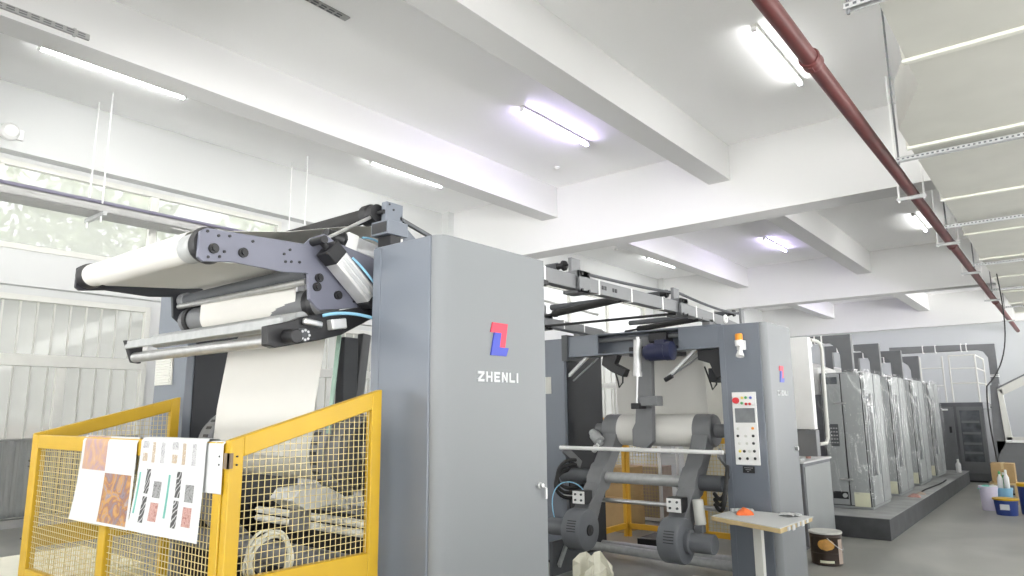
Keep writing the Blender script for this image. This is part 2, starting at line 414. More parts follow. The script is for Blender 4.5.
t = thing('cable_trunking', (2., 8.8, 6.27), 'narrow grey slotted trunking fixed along the beam in the top left corner', 'trunking')
MB().box(.9, 2.86, 8.775, 8.815, 6.1, 6.17).build('trunking_body', 'tray', t, bevel=.003)
each('trunking_slot', [(.93+i*.12, 1.01+i*.12, 8.772, 8.776, 6.135+dz-.007, 6.135+dz+.007) for i in range(16) for dz in (-.014, .014)], 'mid', t)
each('trunking_bracket', [(x-.015, x+.015, 8.78, 8.815, 6.085, 6.185) for x in (1.1, 1.9, 2.7)], 'galv', t)
vent(3.3, 5.2, 6.88, 'narrow grey slotted strip on the ceiling at the top, left of the big beam')
t = thing('wall_lamp', (3.05, 12.35, 5.93), 'small white lamp on the white wall above the left window', 'lamp')
MB().box(2.85, 3.25, 12.3, 12.35, 5.85, 6.02).build('lamp_base', 'white', t, bevel=.01)
MB().lathe((3.05, 12.3, 5.93), (0, -1, 0), [(0, .13), (.08, .13), (.13, .09), (.15, 0.)], 24).build('lamp_cover', 'white', t)
for (x, y, lb) in ((19.0, 10.9, 'small round smoke detector on the ceiling beyond the first cross beam'), (11.6, 8.0, 'small round smoke detector on the ceiling in the middle bay')):
    t = thing('smoke_detector', (x, y, ZS), lb, 'smoke detector')
    MB().lathe((x, y, ZS), (0, 0, -1), [(0, .06), (.025, .06), (.05, .04), (.055, 0)], 20).build('detector_body', 'white', t)

# ------------------------------------------------------------------ cable tray by the windows
t = thing('cable_tray', (5, 11.75, 4.75), 'long pale cable tray hung in front of the upper window', 'cable tray')
MB().box(-6, 12.2, 11.49, 11.505, 4.76, 4.89).box(-6, 12.2, 11.49, 11.54, 4.875, 4.89).box(-6, 12.2, 11.49, 11.98, 4.755, 4.768).build('tray_side', 'tray', t)
o = MB().box(-6, 12.2, 11.98, 12.0, 4.76, 5.08).build('back_rail', 'lavender', t); o['label'] = 'lavender grey back rail'
m = MB()
for i in range(60): m.box(-5.9+i*.3, -5.86+i*.3, 11.5, 11.98, 4.87, 4.885)
m.build('rungs', 'tray', t)
rn = random.Random(3)
for k, col in enumerate(('white', 'offwhite', 'dark')):
    MB().tube([(-6+i*.6, 11.62+k*.11+.02*rn.random(), 4.79+k*.01+.05*rn.random()*(k == 0)) for i in range(31)], .018, 8).build('cable', col, t)
for x in (.55, 4.17, 7.85):
    MB().box(x-.03, x+.03, 11.38, 12.1, 4.69, 4.75).build('cross_bracket', 'galv', t)
    for y in (11.52, 12.06): MB().cyl((x, y, 4.6), (x, y, 6.75 if y < 12 else 6.75), .012, 8).build('hanger_rod', 'white', t)
MB().tube(bez((5.3, 11.6, 4.76), (6.2, 10.8, 4.45), (7.2, 9, 4.3), (8.5, 5.2, 3.0)), .02, 8).build('drop_cable', 'tray', t)

# ------------------------------------------------------------------ unwinding stand (near machine)
NY = 2.175; FY = 4.947; H = 2.455; IN_N = 2.63; IN_F = 4.45
def door_poly(x0, x1, ya, yb, r=.06):
    """rounded near vertical edge, seen from above"""
    s = 1 if yb > ya else -1
    out = [(x0, yb)]
    for i in range(9):
        a = PI/2*i/8; out.append((x0+r-r*math.cos(a), ya+s*(r-r*math.sin(a))))
    return out+[(x1, ya), (x1, yb)]
def strokes(mb, word, x, z, h, w, gap, y0, y1, ital=.0):
    """block capitals from straight strokes, reading along +X"""
    t = h*.24
    def bar(pts):
        mb.prism([(x+(p[0]*w)+p[1]*h*ital, z+p[1]*h) for p in pts], 'Y', y0, y1)
    q = t/h; p = t/w
    G = {'Z': [[(0, 1), (1, 1), (1, 1-q), (0, 1-q)], [(0, 0), (0, q), (1, q), (1, 0)], [(0, q), (.66, 1-q), (1, 1-q), (.34, q)]],
         'H': [[(0, 0), (0, 1), (p, 1), (p, 0)], [(1-p, 0), (1-p, 1), (1, 1), (1, 0)], [(p, .4), (p, .6), (1-p, .6), (1-p, .4)]],
         'E': [[(0, 0), (0, 1), (p, 1), (p, 0)], [(p, 0), (p, q), (1, q), (1, 0)], [(p, 1-q), (p, 1), (1, 1), (1, 1-q)], [(p, .4), (p, .6), (.88, .6), (.88, .4)]],
         'N': [[(0, 0), (0, 1), (p, 1), (p, 0)], [(1-p, 0), (1-p, 1), (1, 1), (1, 0)], [(p, 1), (p, .62), (1-p, 0), (1-p, .38)]],
         'L': [[(0, 0), (0, 1), (p, 1), (p, 0)], [(p, 0), (p, q), (1, q), (1, 0)]],
         'I': [[(0, 0), (0, 1), (p, 1), (p, 0)]]}
    for ch in word:
        for g in G[ch]: bar(g)
        x += (w if ch != 'I' else t)+gap
def branding(parent, x, y, z, k=1.):
    """two-colour Z mark above the lettering on the outer cover"""
    P = lambda pts: [(x+a*k, z+b*k) for a, b in pts]
    a = .006
    o = MB().prism(P([(.015, .165), (.135, .165), (.112, .042), (.068, .042), (.082, .115), (0, .115)]), 'Y', y-a, y+.002).build('logo_red', 'logored', parent)
    o = MB().prism(P([(.0, 0), (.12, 0), (.14, .042), (.068, .042), (.082, .115), (.028, .115)]), 'Y', y-a-.001, y+.002).build('logo_blue', 'logoblue', parent)
    m = MB(); strokes(m, 'ZHENLI', x-.095*k, z-.132*k, .05*k, .046*k, .014*k, y-a, y+.002)
    m.build('lettering', 'letters', parent)
def louver(parent, x, y0, y1, z0, z1):
    m = MB().box(x-.012, x, y0, y1, z0, z1)
    for i in range(9):
        z = z0+.015+(z1-z0-.03)*i/9; m.box(x-.02, x-.01, y0+.012, y1-.012, z, z+(z1-z0)/18)
    m.build('louver', 'offwhite', parent, bevel=.002)
def cabinet(t, x0, x1, near, tag_extra):
    s = 1 if near else -1
    ya, yb = (NY, IN_N) if near else (FY, IN_F)
    yd = ya+s*.062
    body = MB().box(x0, x1-.08 if near else x1, min(yd, yb), max(yd, yb), .04, H).build('side_cabinet', 'slate', t, bevel=.006)
    MB().box(x0-.004, x0+.01, min(yb, yb-s*.055), max(yb, yb-s*.055), .04, H-.01).build('corner_strip', 'slate', body, bevel=.002)
    MB().prism(door_poly(x0+.006, x1-.08 if near else x1, ya, yd-s*.008), 'Z', .07, H).build('outer_cover', 'door', body)
    MB().box(x0+.05, x1-.13, min(ya+s*.05, yb-s*.05), max(ya+s*.05, yb-s*.05), 0, .05).build('foot', 'black', body)
    if not near:
        MB().box(x0+.05, x1-.02, yb-.012, yb+.004, .08, H-.02).build('inner_panel', 'char', body)  # charcoal inner face, its shadow put into the dark colour as well
        louver(body, x0, 4.63, 4.86, 1.84, 2.03)
    return body
ux0, ux1 = 2.2, 3.08
U = thing('unwinding_stand', (2.64, 3.55, 0), 'tall grey unwinding machine behind yellow guards with a big red and blue Z mark', 'machine')
nc = cabinet(U, ux0, ux1, True, '')
branding(nc, 2.549, NY, 1.917, .972)
l = MB().lathe((2.925, NY, 1.278), (0, -1, 0), [(0, .016), (.012, .016), (.014, .011), (.03, .011), (.032, 0)], 18).build('door_lock', 'steel', nc)
MB().box(2.955, 2.969, NY-.024, NY-.019, 1.21, 1.262).cyl((2.925, NY-.02, 1.278), (2.965, NY-.022, 1.26), .004, 8).build('key', 'steel', l)
cabinet(U, ux0, ux1, False, '')
MB().box(2.25, 3.0, IN_N-.02, IN_F+.02, .06, .3).build('base_beam', 'dark', U, bevel=.01)
MB().box(2.72, 3.0, IN_N-.02, IN_F+.02, .3, 1.06).build('rear_shade_panel', 'char', U, bevel=.01)  # dark sheet added to stand for the shade deep inside the machine
ARM = [(1.388, 2.294), (1.389, 2.404), (1.415, 2.424), (1.898, 2.443), (1.938, 2.482), (2.01, 2.515), (2.072, 2.488), (2.4, 2.43), (2.5, 2.3), (2.5, 2.215), (1.999, 2.135), (1.939, 2.183), (1.926, 2.305), (1.796, 2.291), (1.544, 2.298), (1.41, 2.278)]
a = MB().prism(ARM, 'Y', 2.78, 2.8).build('arm_plate', 'violet', U, bevel=.002)
for x, z in ((1.45, 2.34), (1.585, 2.345), (2.1, 2.22), (1.985, 2.29), (1.975, 2.245)): MB().lathe((x, 2.78, z), (0, -1, 0), [(0, .022), (.012, .022), (.012, .013), (.022, .013)], 14).build('bolt', 'black', a)
for x, z in ((1.42, 2.41), (1.47, 2.40), (1.52, 2.408), (1.43, 2.30), (1.48, 2.31), (1.5, 2.335), (1.79, 2.375), (1.82, 2.4), (1.83, 2.345), (1.875, 2.35), (1.8, 2.34), (1.63, 2.405), (2.03, 2.45), (2.2, 2.2)): MB().cyl((x, 2.78, z), (x, 2.775, z), .0065, 8).build('screw', 'black', a)
FARM = [(x+.06, z+.055) for x, z in ARM]
MB().prism(FARM, 'Y', 4.26, 4.285).build('arm_plate', 'char', U, bevel=.002)
# tip roller
tr = MB().cyl((1.465, 3.0, 2.372), (1.508, 4.18, 2.415), .063, 32).build('tip_roller', 'paper', U)
MB().cyl((1.455, 2.865, 2.366), (1.463, 3.0, 2.372), .066, 32, cham=.004).build('steel_collar', 'galv', tr)
MB().lathe((1.45, 2.8, 2.36), (.03, 1, .03), [(0, .075), (.03, .082), (.055, .075), (.055, .04), (.07, .04)], 28).build('black_hub', 'black', tr)
MB().lathe((1.51, 4.26, 2.417), (-.03, -1, -.03), [(0, .07), (.03, .072), (.05, .062), (.09, .06)], 28).build('black_hub', 'black', tr)
# lower dark roller and web roller
r = MB().cyl((1.97, 2.83, 2.325), (2.05, 4.24, 2.342), .036, 20).build('guide_roller', 'dark', U)
MB().lathe((2.05, 4.25, 2.342), (0, -1, 0), [(0, .045), (.05, .045), (.06, .036)], 18).build('end_bearing', 'mid', r)
r = MB().cyl((1.955, 2.83, 2.275), (2.02, 4.24, 2.30), .016, 16).build('guide_roller', 'steel', U)
r = MB().cyl((2.08, 2.82, 2.19), (2.1, 4.26, 2.22), .075, 28, cham=.004).build('web_roller', 'mid', U)
MB().lathe((2.08, 2.84, 2.19), (0, 1, 0), [(0, .05), (.05, .088), (.09, .088), (.09, .05)], 24).build('end_bearing', 'black', r)
MB().lathe((2.1, 4.24, 2.22), (0, -1, 0), [(0, .05), (.05, .088), (.09, .088), (.09, .05)], 24).build('end_bearing', 'black', r)
# air cylinder on the near arm
d = Vector((2.2-2.001, 0, 2.245-2.411)).normalized(); a0 = Vector((2.001, 2.715, 2.411)); L = .33
c = MB().bar(a0+d*.045, a0+d*(L-.03), .085, .09, (0, 1, 0))
for k in (-.03, 0, .03): c.bar(a0+d*.045+Vector((0, -.044, 0))+d.cross(Vector((0, 1, 0)))*k, a0+d*(L-.03)+Vector((0, -.044, 0))+d.cross(Vector((0, 1, 0)))*k, .01, .01, (0, 1, 0))
c = c.build('air_cylinder', 'alu', U, bevel=.006)
MB().bar(a0-d*.03, a0+d*.047, .095, .09, (0, 1, 0)).build('cylinder_cap', 'black', c, bevel=.006)
MB().bar(a0+d*(L-.032), a0+d*(L+.012), .095, .09, (0, 1, 0)).build('cylinder_cap', 'black', c, bevel=.006)
MB().cyl(a0-d*.03, a0-d*.08, .018, 14).cyl(a0-d*.075+Vector((0, -.03, 0)), a0-d*.075+Vector((0, .07, 0)), .02, 14).build('cylinder_clevis', 'black', c)
MB().cyl(a0+d*(L+.012), a0+d*(L+.05), .014, 12).build('cylinder_rod', 'black', c)
MB().tube(bez((2.09, 2.66, 2.39), (2.14, 2.655, 2.36), (2.2, 2.655, 2.31), (2.3, 2.66, 2.22)), .006, 8).build('air_hose', 'hose', c)
d2 = Vector((2.58-2.2, .0, 2.44-2.5)).normalized(); b0 = Vector((2.22, 2.9, 2.535))
c = MB().bar(b0+d2*.05, b0+d2*.4, .075, .08, (0, 0, 1)).build('air_cylinder', 'alu', U, bevel=.006)
MB().bar(b0-d2*.01, b0+d2*.06, .085, .09, (0, 0, 1)).build('cylinder_cap', 'white', c, bevel=.005)
MB().lathe(b0-d2*.0, -d2, [(0, .04), (.03, .05), (.06, .035), (.12, .03), (.12, .0)], 16).build('cylinder_rod', 'black', c)
MB().tube(bez(b0+d2*.08+Vector((0, -.05, .04)), b0+d2*.2+Vector((0, -.06, .08)), b0+d2*.25+Vector((0, -.06, .02)), b0+d2*.4+Vector((0, -.05, 0))), .006, 8).build('air_hose', 'hose', c)
# upper mount with black roller
m = MB().box(2.40, 2.52, 2.78, 2.82, 2.64, 2.775)
m = m.build('mount_plate', 'slate', U, bevel=.003)
each_cyl('bolt', [((x, 2.775, z), (x, 2.78, z), .006, 8) for x, z in ((2.42, 2.76), (2.45, 2.735), (2.44, 2.66), (2.48, 2.655))], 'black', m)
MB().prism([(2.42, 2.3), (2.43, 2.65), (2.56, 2.665), (2.66, 2.6), (2.75, 2.57), (2.75, 2.3)], 'Y', 2.8, 2.83).build('mount_bracket', 'slate', U, bevel=.002)
o = MB().box(2.3, 2.44, 2.65, 2.78, 2.555, 2.63).box(2.33, 2.4, 2.66, 2.76, 2.5, 2.555, 1).build('square_tube', ['slate', 'black'], U, bevel=.003)
MB().box(2.297, 2.3, 2.66, 2.77, 2.565, 2.62).build('tube_mouth', 'black', o)
MB().cyl((2.46, 2.74, 2.5), (2.46, 2.74, 2.6), .02, 14).build('white_cap', 'white', U)
br = MB().cyl((2.395, 2.92, 2.718), (2.43, 4.3, 2.735), .042, 24).build('top_roller', 'rubber', U)
MB().lathe((2.393, 2.79, 2.716), (.025, 1.35, .012), [(0, .012), (.05, .012), (.05, .05), (.09, .05), (.10, .058), (.15, .058), (.16, .042)], 20).build('roller_hub', 'black', br)
MB().cyl((2.02, 2.8, 2.49), (2.36, 2.86, 2.69), .009, 10).build('tie_rod', 'steel', U)
# lower head: rail, roller and black bracket
b = MB().prism([(1.70, 2.03), (1.705, 1.945), (1.745, 1.935), (1.97, 1.985), (2.10, 2.02), (2.33, 2.14), (2.33, 2.2), (1.87, 2.085), (1.83, 2.065)], 'Y', 2.74, 2.79).build('head_bracket', 'black', U, bevel=.004)
MB().cyl((1.80, 2.74, 1.99), (1.80, 2.66, 1.985), .032, 20, cham=.004).build('drive_motor', 'black', b)
MB().lathe((1.875, 2.74, 2.0), (0, -1, 0), [(0, .034), (.02, .034), (.026, .03), (.028, .03), (.028, .02), (.032, .018), (.032, 0)], 20).build('hand_knob', 'dark', b)
q = MB()
for i in range(8):
    g = i*PI/4; q.cyl((1.875+.022*math.cos(g), 2.712, 2.0+.022*math.sin(g)), (1.875+.022*math.cos(g), 2.706, 2.0+.022*math.sin(g)), .006, 8)
q.build('knob_holes', 'steel', b)
MB().bar((1.87, 2.72, 2.065), (1.97, 2.72, 2.055), .03, .03).build('clamp_arm', 'steel', b, bevel=.008)
MB().bar((2.015, 2.72, 2.06), (2.1, 2.72, 2.075), .045, .05).build('small_cylinder', 'alu', b, bevel=.006)
MB().tube(bez((1.975, 2.72, 2.10), (2.05, 2.7, 2.13), (2.18, 2.66, 2.13), (2.34, 2.64, 2.08)), .008, 8).build('air_hose', 'hose', b)
rl = MB().box(1.785, 1.805, 2.78, 4.39, 2.035, 2.08).build('cross_rail', 'galv', U, bevel=.004)
MB().cyl((1.84, 2.8, 1.985), (1.84, 4.36, 1.985), .03, 20).build('nip_roller', 'steel', U)
MB().prism([(1.775, 2.085), (1.88, 2.06), (1.875, 1.95), (1.825, 1.955), (1.80, 2.02)], 'Y', 4.36, 4.4).build('end_bracket', 'black', U, bevel=.004)
MB().cyl((1.93, 2.82, 2.085), (1.93, 4.3, 2.085), .04, 20).build('nip_roller', 'galv', U)
# chucks
def chuck(parent, x, z, y, s, name='chuck_flange'):
    """vented flange; s = +1 when its outer side faces -Y"""
    m = MB().lathe((x, y, z), (0, -s, 0), [(0, .06), (0, .15), (.0, .19), (.012, .2), (.1, .2), (.115, .19), (.115, .17), (.14, .165), (.2, .16), (.2, .07), (.26, .07), (.3, .065), (.3, 0)], 40)
    k = len(m.f)
    for i in range(26):
        g = 2*PI*i/26; c_, s_ = math.cos(g), math.sin(g); e = Vector((c_, 0, s_)); tg = Vector((-s_, 0, c_))
        p = Vector((x, y-s*.04, z))+e*.2; m.bar(p+Vector((0, s*.022, 0)), p-Vector((0, s*.03, 0)), .016, .006, e, 1)
    return m.build(name, ['beamgrey', 'black'], parent)
chuck(U, 2.31, 1.455, 2.985, 1)
MB().lathe((2.31, 2.80, 1.455), (0, -1, 0), [(0, .162), (.06, .158), (.06, .075)], 36).build('brake_disc', 'dark', U)
chuck(U, 2.31, 1.475, 3.95, -1)
MB().bar((2.31, 2.72, 1.44), (2.45, 2.72, .95), .09, .2, (0, 1, 0)).build('roll_arm', 'dark', U, bevel=.01)
MB().bar((2.31, 4.33, 1.44), (2.45, 4.33, .95), .09, .2, (0, 1, 0)).build('roll_arm', 'dark', U, bevel=.01)
MB().bar((2.05, 4.1, 1.25), (2.5, 3.9, .75), .1, .12).build('swing_arm', 'mid', U, bevel=.01)
MB().prism([(1.95, 1.25), (1.985, 1.295), (2.14, 1.3), (2.24, 1.25), (2.29, 1.18), (2.27, 1.175), (2.2, 1.215), (2.03, 1.2)], 'Y', 2.86, 3.05).build('guide_chute', 'bright_paper', U, bevel=.004)
MB().box(2.03, 2.1, 2.92, 3.0, 1.1, 1.205).build('chute_bracket', 'mid', U, bevel=.004)
for z in (1.135, 1.09): MB().cyl((2.215, 2.62, z), (2.33, 3.75, z-.03), .018, 14).build('cross_rod', 'offwhite', U)
MB().cyl((2.2, 2.63, .93), (2.2, 4.45, .93), .06, 20).build('cross_tube', 'castgrey', U)
MB().bar((2.5, 3.2, 2.07), (2.5, 3.2, 1.2), .07, .1).build('rear_post', 'dark', U, bevel=.006)
MB().bar((2.62, 3.2, 2.1), (2.53, 3.2, 1.3), .05, .06).build('rear_post', 'mid', U, bevel=.006)
MB().bar((2.165, 2.84, 2.03), (2.12, 2.84, 1.55), .03, .006, (1, 0, 0)).build('sight_strip', 'greenglass', U)

# the paper on the unwinder
rc = (2.31, 1.465); rr = .165
pr = thing('paper_roll', (2.31, 3.46, 1.3), 'white paper roll with its web running up to the rollers behind the yellow guard', 'paper roll')
MB().lathe((2.31, 3.0, 1.463), (0, .93, .012), [(0, .05), (0, rr), (.93, rr), (.93, .05)], 48).build('wound_roll', 'paper', pr)
path = [(2.137, 1.43), (2.142, 1.5), (2.152, 1.68), (2.2, 2.02), (2.25, 2.09)]+arc(2.31, 2.08, .05, 150, 20, 8)[:0]+[(2.26, 2.115)]+arc(2.09, 2.205, .08, -80, -180, 10)+[(2.012, 2.33)]+arc(2.0, 2.34, .04, 10, 95, 6)+[(1.9, 2.365), (1.5, 2.328)]+arc(1.487, 2.394, .067, -88, -272, 16)+[(1.95, 2.55), (2.36, 2.665), (2.5, 2.69), (2.58, 2.66), (2.62, 2.55)]
MB().ribbon(path, 3.0, 3.95, .002).build('paper_web', 'paper', pr)

# coil of hose hung on the inside of the mesh
co = []
for i in range(220):
    g = 2*PI*i/44; k = .082+.022*(i/220)+.006*math.sin(i*.37)
    co.append((1.64+k*math.cos(g), 2.53+.01*math.sin(i*.21)+.02*(i/220), 1.085+k*1.05*math.sin(g)))
tag(MB().tube(co, .006, 8).build('hose_coil', 'clearhose'), 'coil of pale thin hose hanging inside the yellow mesh guard', 'hose')

# ------------------------------------------------------------------ yellow guard around the unwinder
def mesh_panel(parent, o, u, w, zb0, zb1, zt0, zt1, step, r, name='wire_mesh', material='wire'):
    """welded wires between rails; o corner, u horizontal direction, heights vary linearly along u"""
    o, u = Vector(o), Vector(u); n = Vector((-u.y, u.x, 0)); m = MB()
    k = int(w/step)
    for i in range(1, k+1):
        x = i*step
        if x > w: break
        f = x/w; a = zb0+(zb1-zb0)*f; b = zt0+(zt1-zt0)*f
        m.bar(o+u*x+Vector((0, 0, a)), o+u*x+Vector((0, 0, b)), r, r, n)
    z = min(zb0, zb1)+step
    while z < max(zt0, zt1):
        x0, x1 = 0., w
        if zt1 != zt0 and z > min(zt0, zt1):
            f = (z-zt0)/(zt1-zt0)
            if zt1 > zt0: x0 = w*f
            else: x1 = w*f
        m.bar(o+u*x0+Vector((0, 0, z))+n*r*.8, o+u*x1+Vector((0, 0, z))+n*r*.8, r, r, (0, 0, 1)); z += step
    return m.build(name, material, parent, flat=True)
FYG = 4.447
G = thing('safety_guard', (1.8, 3.47, 0), 'yellow tube safety guard with wire mesh around the unwinding machine', 'guard')
def side_guard(y, parent, x0=1.385, x1=2.10, z0=1.552, z1=1.75):
    s = (z1-z0)/(x1-x0); t = .055; ya, yb = y-.02, y+.02
    f = MB().prism([(x0, 0), (x0+t, 0), (x0+t, z0+t*s), (x0, z0)], 'Y', ya, yb)
    f.prism([(x1-t, 0), (x1, 0), (x1, z1), (x1-t, z1-t*s)], 'Y', ya, yb)
    f.prism([(x0+t, z0+t*s-.075), (x1-t, z1-t*s-.075), (x1-t, z1-t*s), (x0+t, z0+t*s)], 'Y', ya, yb)
    f.box(x0+t, x1-t, ya, yb, .955, 1.058).box(x0+t, x1-t, ya, yb, .1, .17)
    f = f.build('side_panel', 'yellow', parent, bevel=.004)
    mesh_panel(f, (x0+t, y, 0), (1, 0, 0), x1-x0-2*t, 1.058, 1.058, z0+t*s-.075, z1-t*s-.075, .0262, .0026)
    mesh_panel(f, (x0+t, y, 0), (1, 0, 0), x1-x0-2*t, .17, .17, .955, .955, .0262, .0026)
    return f
sg = side_guard(2.45, G)
side_guard(4.447, G, x1=2.165, z1=1.755)
fx = 1.4
f = MB().box(fx-.02, fx+.02, 4.36, 4.425, 0, 1.545).box(fx-.02, fx+.02, 2.474, 2.53, 0, 1.545)
f.box(fx-.02, fx+.02, 2.53, 4.36, 1.475, 1.545).box(fx-.02, fx+.02, 2.53, 4.36, .765, .865).box(fx-.02, fx+.02, 2.53, 4.36, .1, .17).box(fx-.018, fx+.018, 3.43, 3.5, .865, 1.475)
f = f.build('front_panel', 'yellow', G, bevel=.004)
mesh_panel(f, (fx, 2.53, 0), (0, 1, 0), 1.83, .865, .865, 1.475, 1.475, .026, .0026)
mesh_panel(f, (fx, 2.53, 0), (0, 1, 0), 1.83, .17, .17, .765, .765, .026, .0026)
for z in (1.452, .45):
    h = MB().cyl((1.376, 2.43, z), (1.376, 2.43, z+.055), .006, 12).box(1.372, 1.38, 2.424, 2.45, z, z+.055).box(1.372, 1.395, 2.424, 2.43, z, z+.055).build('hinge', 'bark', G)
    each_cyl('hinge_screw', [((1.38, y, z+dz), (1.374, y, z+dz), .0035, 8) for y in (2.487,) for dz in (.012, .042)]+[((1.412, 2.43, z+dz), (1.412, 2.424, z+dz), .0035, 8) for dz in (.012, .042)], 'black', h)
for z in (1.405, 1.375, 1.0): MB().cyl((1.39, 4.46, z), (1.39, 4.49, z), .006, 8).build('latch_pin', 'black', G)

# ------------------------------------------------------------------ printed sheets over the guard
def sheet(name, ya, yb, xs, zb, back, rects, mats, label, flare, ztop=1.551):
    """paper draped over the top rail; rects in sheet fractions (u left-right as seen, v down) -> material"""
    us = sorted({0, 1, *[r[0] for r in rects], *[r[1] for r in rects], *[i/16 for i in range(17)]})
    Lf = ztop-zb; vs = sorted({0, 1, *[r[2] for r in rects], *[r[3] for r in rects], *[i/16 for i in range(17)]})
    prof = [(1.427, ztop-back), (1.427, ztop-.04), (1.424, ztop-.006), (1.415, ztop)]
    def pos(u, v):
        y = yb+(ya-yb)*u        # u = 0 at the far (left) edge
        x = xs-flare*v**2*(1.15-.45*u)-.004*math.sin(u*5+.5)*v**2; z = ztop-v*Lf
        if v < .05: x = xs+.012*(1-v/.05)**2
        return Vector((x, y+.012*v*v*(1-u), z))
    def mi(u, v):
        for r in rects:
            if r[0] <= u <= r[1] and r[2] <= v <= r[3]: return r[4]
        return 0
    n = len(us); V = []; Fc = []; Mi = []
    for a, b in prof: V += [(a, yb+(ya-yb)*u, b) for u in us]
    for v in vs: V += [pos(u, v) for u in us]
    rows_ = len(prof)+len(vs)
    for j in range(rows_-1):
        for i in range(n-1):
            Fc.append((j*n+i, j*n+i+1, (j+1)*n+i+1, (j+1)*n+i))
            k = j-len(prof); Mi.append(mi((us[i]+us[i+1])/2, (vs[k]+vs[k+1])/2) if k >= 0 else 0)
    m = MB(); m.add(V, Fc); m.m = Mi
    o = m.build(name, mats, None)
    o.data.set_sharp_from_angle(angle=PI)
    return tag(o, label, 'printed sheet', 'printed sheets on the yellow guard')
sheet('printed_sheet', 3.165, 3.745, 1.374, 1.17, .16, [(.05, .49, .0, .4, 1), (.5, .96, .42, .97, 2)], ['bright_paper', 'pinkart', 'goldart'],
      'white sheet with mauve and golden abstract pictures in opposite quarters draped over the yellow guard', .022)
R2 = []
for k in (0, .47):
    R2 += [(.03+k, .06+k, .38, .82, 4), (.15+k, .22+k, .34, .6, 1), (.15+k, .22+k, .63, .9, 1), (.29+k, .41+k, .46, .63, 2), (.29+k, .41+k, .68, .87, 3),
           (.2+k, .25+k, .05, .27, 5), (.34+k, .4+k, .05, .27, 6), (.04+k, .14+k, .04, .12, 6), (.05+k, .13+k, .17, .26, 5)]
sheet('printed_sheet', 2.57, 3.11, 1.367, 1.18, .12, R2, ['bright_paper', 'stripe', 'emblem', 'redprint', 'tealprint', 'beigeprint', 'greyprint'],
      'white sheet with rows of small striped and diamond patterns on the yellow guard', .022, 1.555)
sheet('blank_sheet', 2.462, 2.72, 1.376, 1.36, .1, [], ['bright_paper'], 'plain white sheet hanging at the right corner post of the yellow guard', .003, 1.5485)

# pallet with paper by the left window
t = thing('pallet', (2.25, 6.6, 0), 'wooden pallet stacked with beige paper on the floor left of the yellow guard', 'pallet')
m = MB()
for i in range(5): m.box(1.6, 2.75, 5.75+i*.28, 5.95+i*.28, .11, .13)
m.build('deck_boards', 'wood', t)
m = MB()
for x in (1.6, 2.12, 2.63): m.box(x, x+.12, 5.75, 7.07, 0, .11)
m.build('bearers', 'wood', t)
m = MB()
for i in range(14):
    a, b = random.uniform(-.02, .02), random.uniform(-.03, .03); m.box(1.68+a, 2.68+a, 5.85+b, 7.0+b, .13+i*.027, .154+i*.027)
tag(m.build('paper_stack', 'cream'), 'pile of beige paper sheets on the pallet left of the yellow guard', 'paper stack')

# ------------------------------------------------------------------ rewinding stand (second machine)
rx0, rx1 = 6.5, 7.3
R = thing('rewinding_stand', (6.97, 3.55, 0), 'grey rewinding machine with a button panel, portal beam and swinging roll arms', 'machine')
nc = cabinet(R, rx0, rx1, True, '')
branding(nc, 6.80, NY, 1.90, .95)
MB().cyl((7.12, NY, 1.27), (7.12, NY-.03, 1.27), .02, 14).build('door_lock', 'steel', nc)
cabinet(R, rx0, rx1, False, '')
# control panel
cp = MB().box(6.48, 6.5, 2.302, 2.528, 1.143, 1.807).build('control_panel', 'white', nc, bevel=.004)
MB().box(6.474, 6.481, 2.318, 2.505, 1.527, 1.66).build('screen', 'screen', cp, bevel=.003)
MB().lathe((6.48, 2.488, 1.73), (-1, 0, 0), [(0, .03), (.008, .03), (.008, .016), (.02, .016), (.02, .028), (.032, .026), (.034, 0)], 22).build('emergency_stop', 'red', cp)
BT = [(2.492, 1.404, 'black'), (2.419, 1.405, 'offwhite'), (2.348, 1.406, 'black'), (2.48, 1.336, 'offwhite'), (2.411, 1.337, 'offwhite'), (2.349, 1.339, 'black'), (2.481, 1.265, 'yellowbtn'), (2.44, 1.266, 'black'),
      (2.391, 1.267, 'offwhite'), (2.346, 1.269, 'black'), (2.486, 1.199, 'black'), (2.415, 1.201, 'black'), (2.344, 1.203, 'black'), (2.487, 1.471, 'offwhite'), (2.348, 1.475, 'amber'), (2.43, 1.755, 'yellowbtn'), (2.395, 1.756, 'green'), (2.35, 1.754, 'bluebtn'), (2.435, 1.705, 'green'), (2.395, 1.697, 'red'), (2.36, 1.697, 'red')]
for y, z, c in BT: MB().lathe((6.48, y, z), (-1, 0, 0), [(0, .013), (.004, .013), (.004, .0095), (.014, .0085), (.015, 0)], 14).build('button', c, cp)
o = MB().box(6.492, 6.5, 2.361, 2.471, 1.07, 1.132).build('name_plate', 'black', nc, bevel=.002)
q = MB()
for i in range(3): q.box(6.4905, 6.4925, 2.375+.02*i, 2.455-.012*i, 1.115-.017*i, 1.119-.017*i)
q.build('plate_marks', 'galv', o)
bl = MB().lathe((6.42, 2.40, 2.262), (0, 0, 1), [(0, .04), (.03, .042), (.035, .036), (.09, .036), (.1, .028), (.102, 0)], 24)
b = MB().box(6.44, 6.5, 2.365, 2.435, 2.2, 2.29).build('alarm_bracket', 'white', nc, bevel=.004)
MB().lathe((6.42, 2.40, 2.235), (0, 0, 1), [(0, .038), (.05, .04), (.055, .036)], 24).build('alarm_base', 'white', b)
MB().lathe((6.42, 2.40, 2.285), (0, 0, 1), [(0, .035), (.055, .035), (.066, .028), (.068, 0)], 24).build('amber_beacon', 'amber', b)
MB().lathe((6.44, 2.40, 2.235), (-.35, -.05, -1), [(0, .018), (.04, .02), (.09, .036), (.105, .038), (.105, .03), (.07, .012)], 22).build('horn', 'white', b)
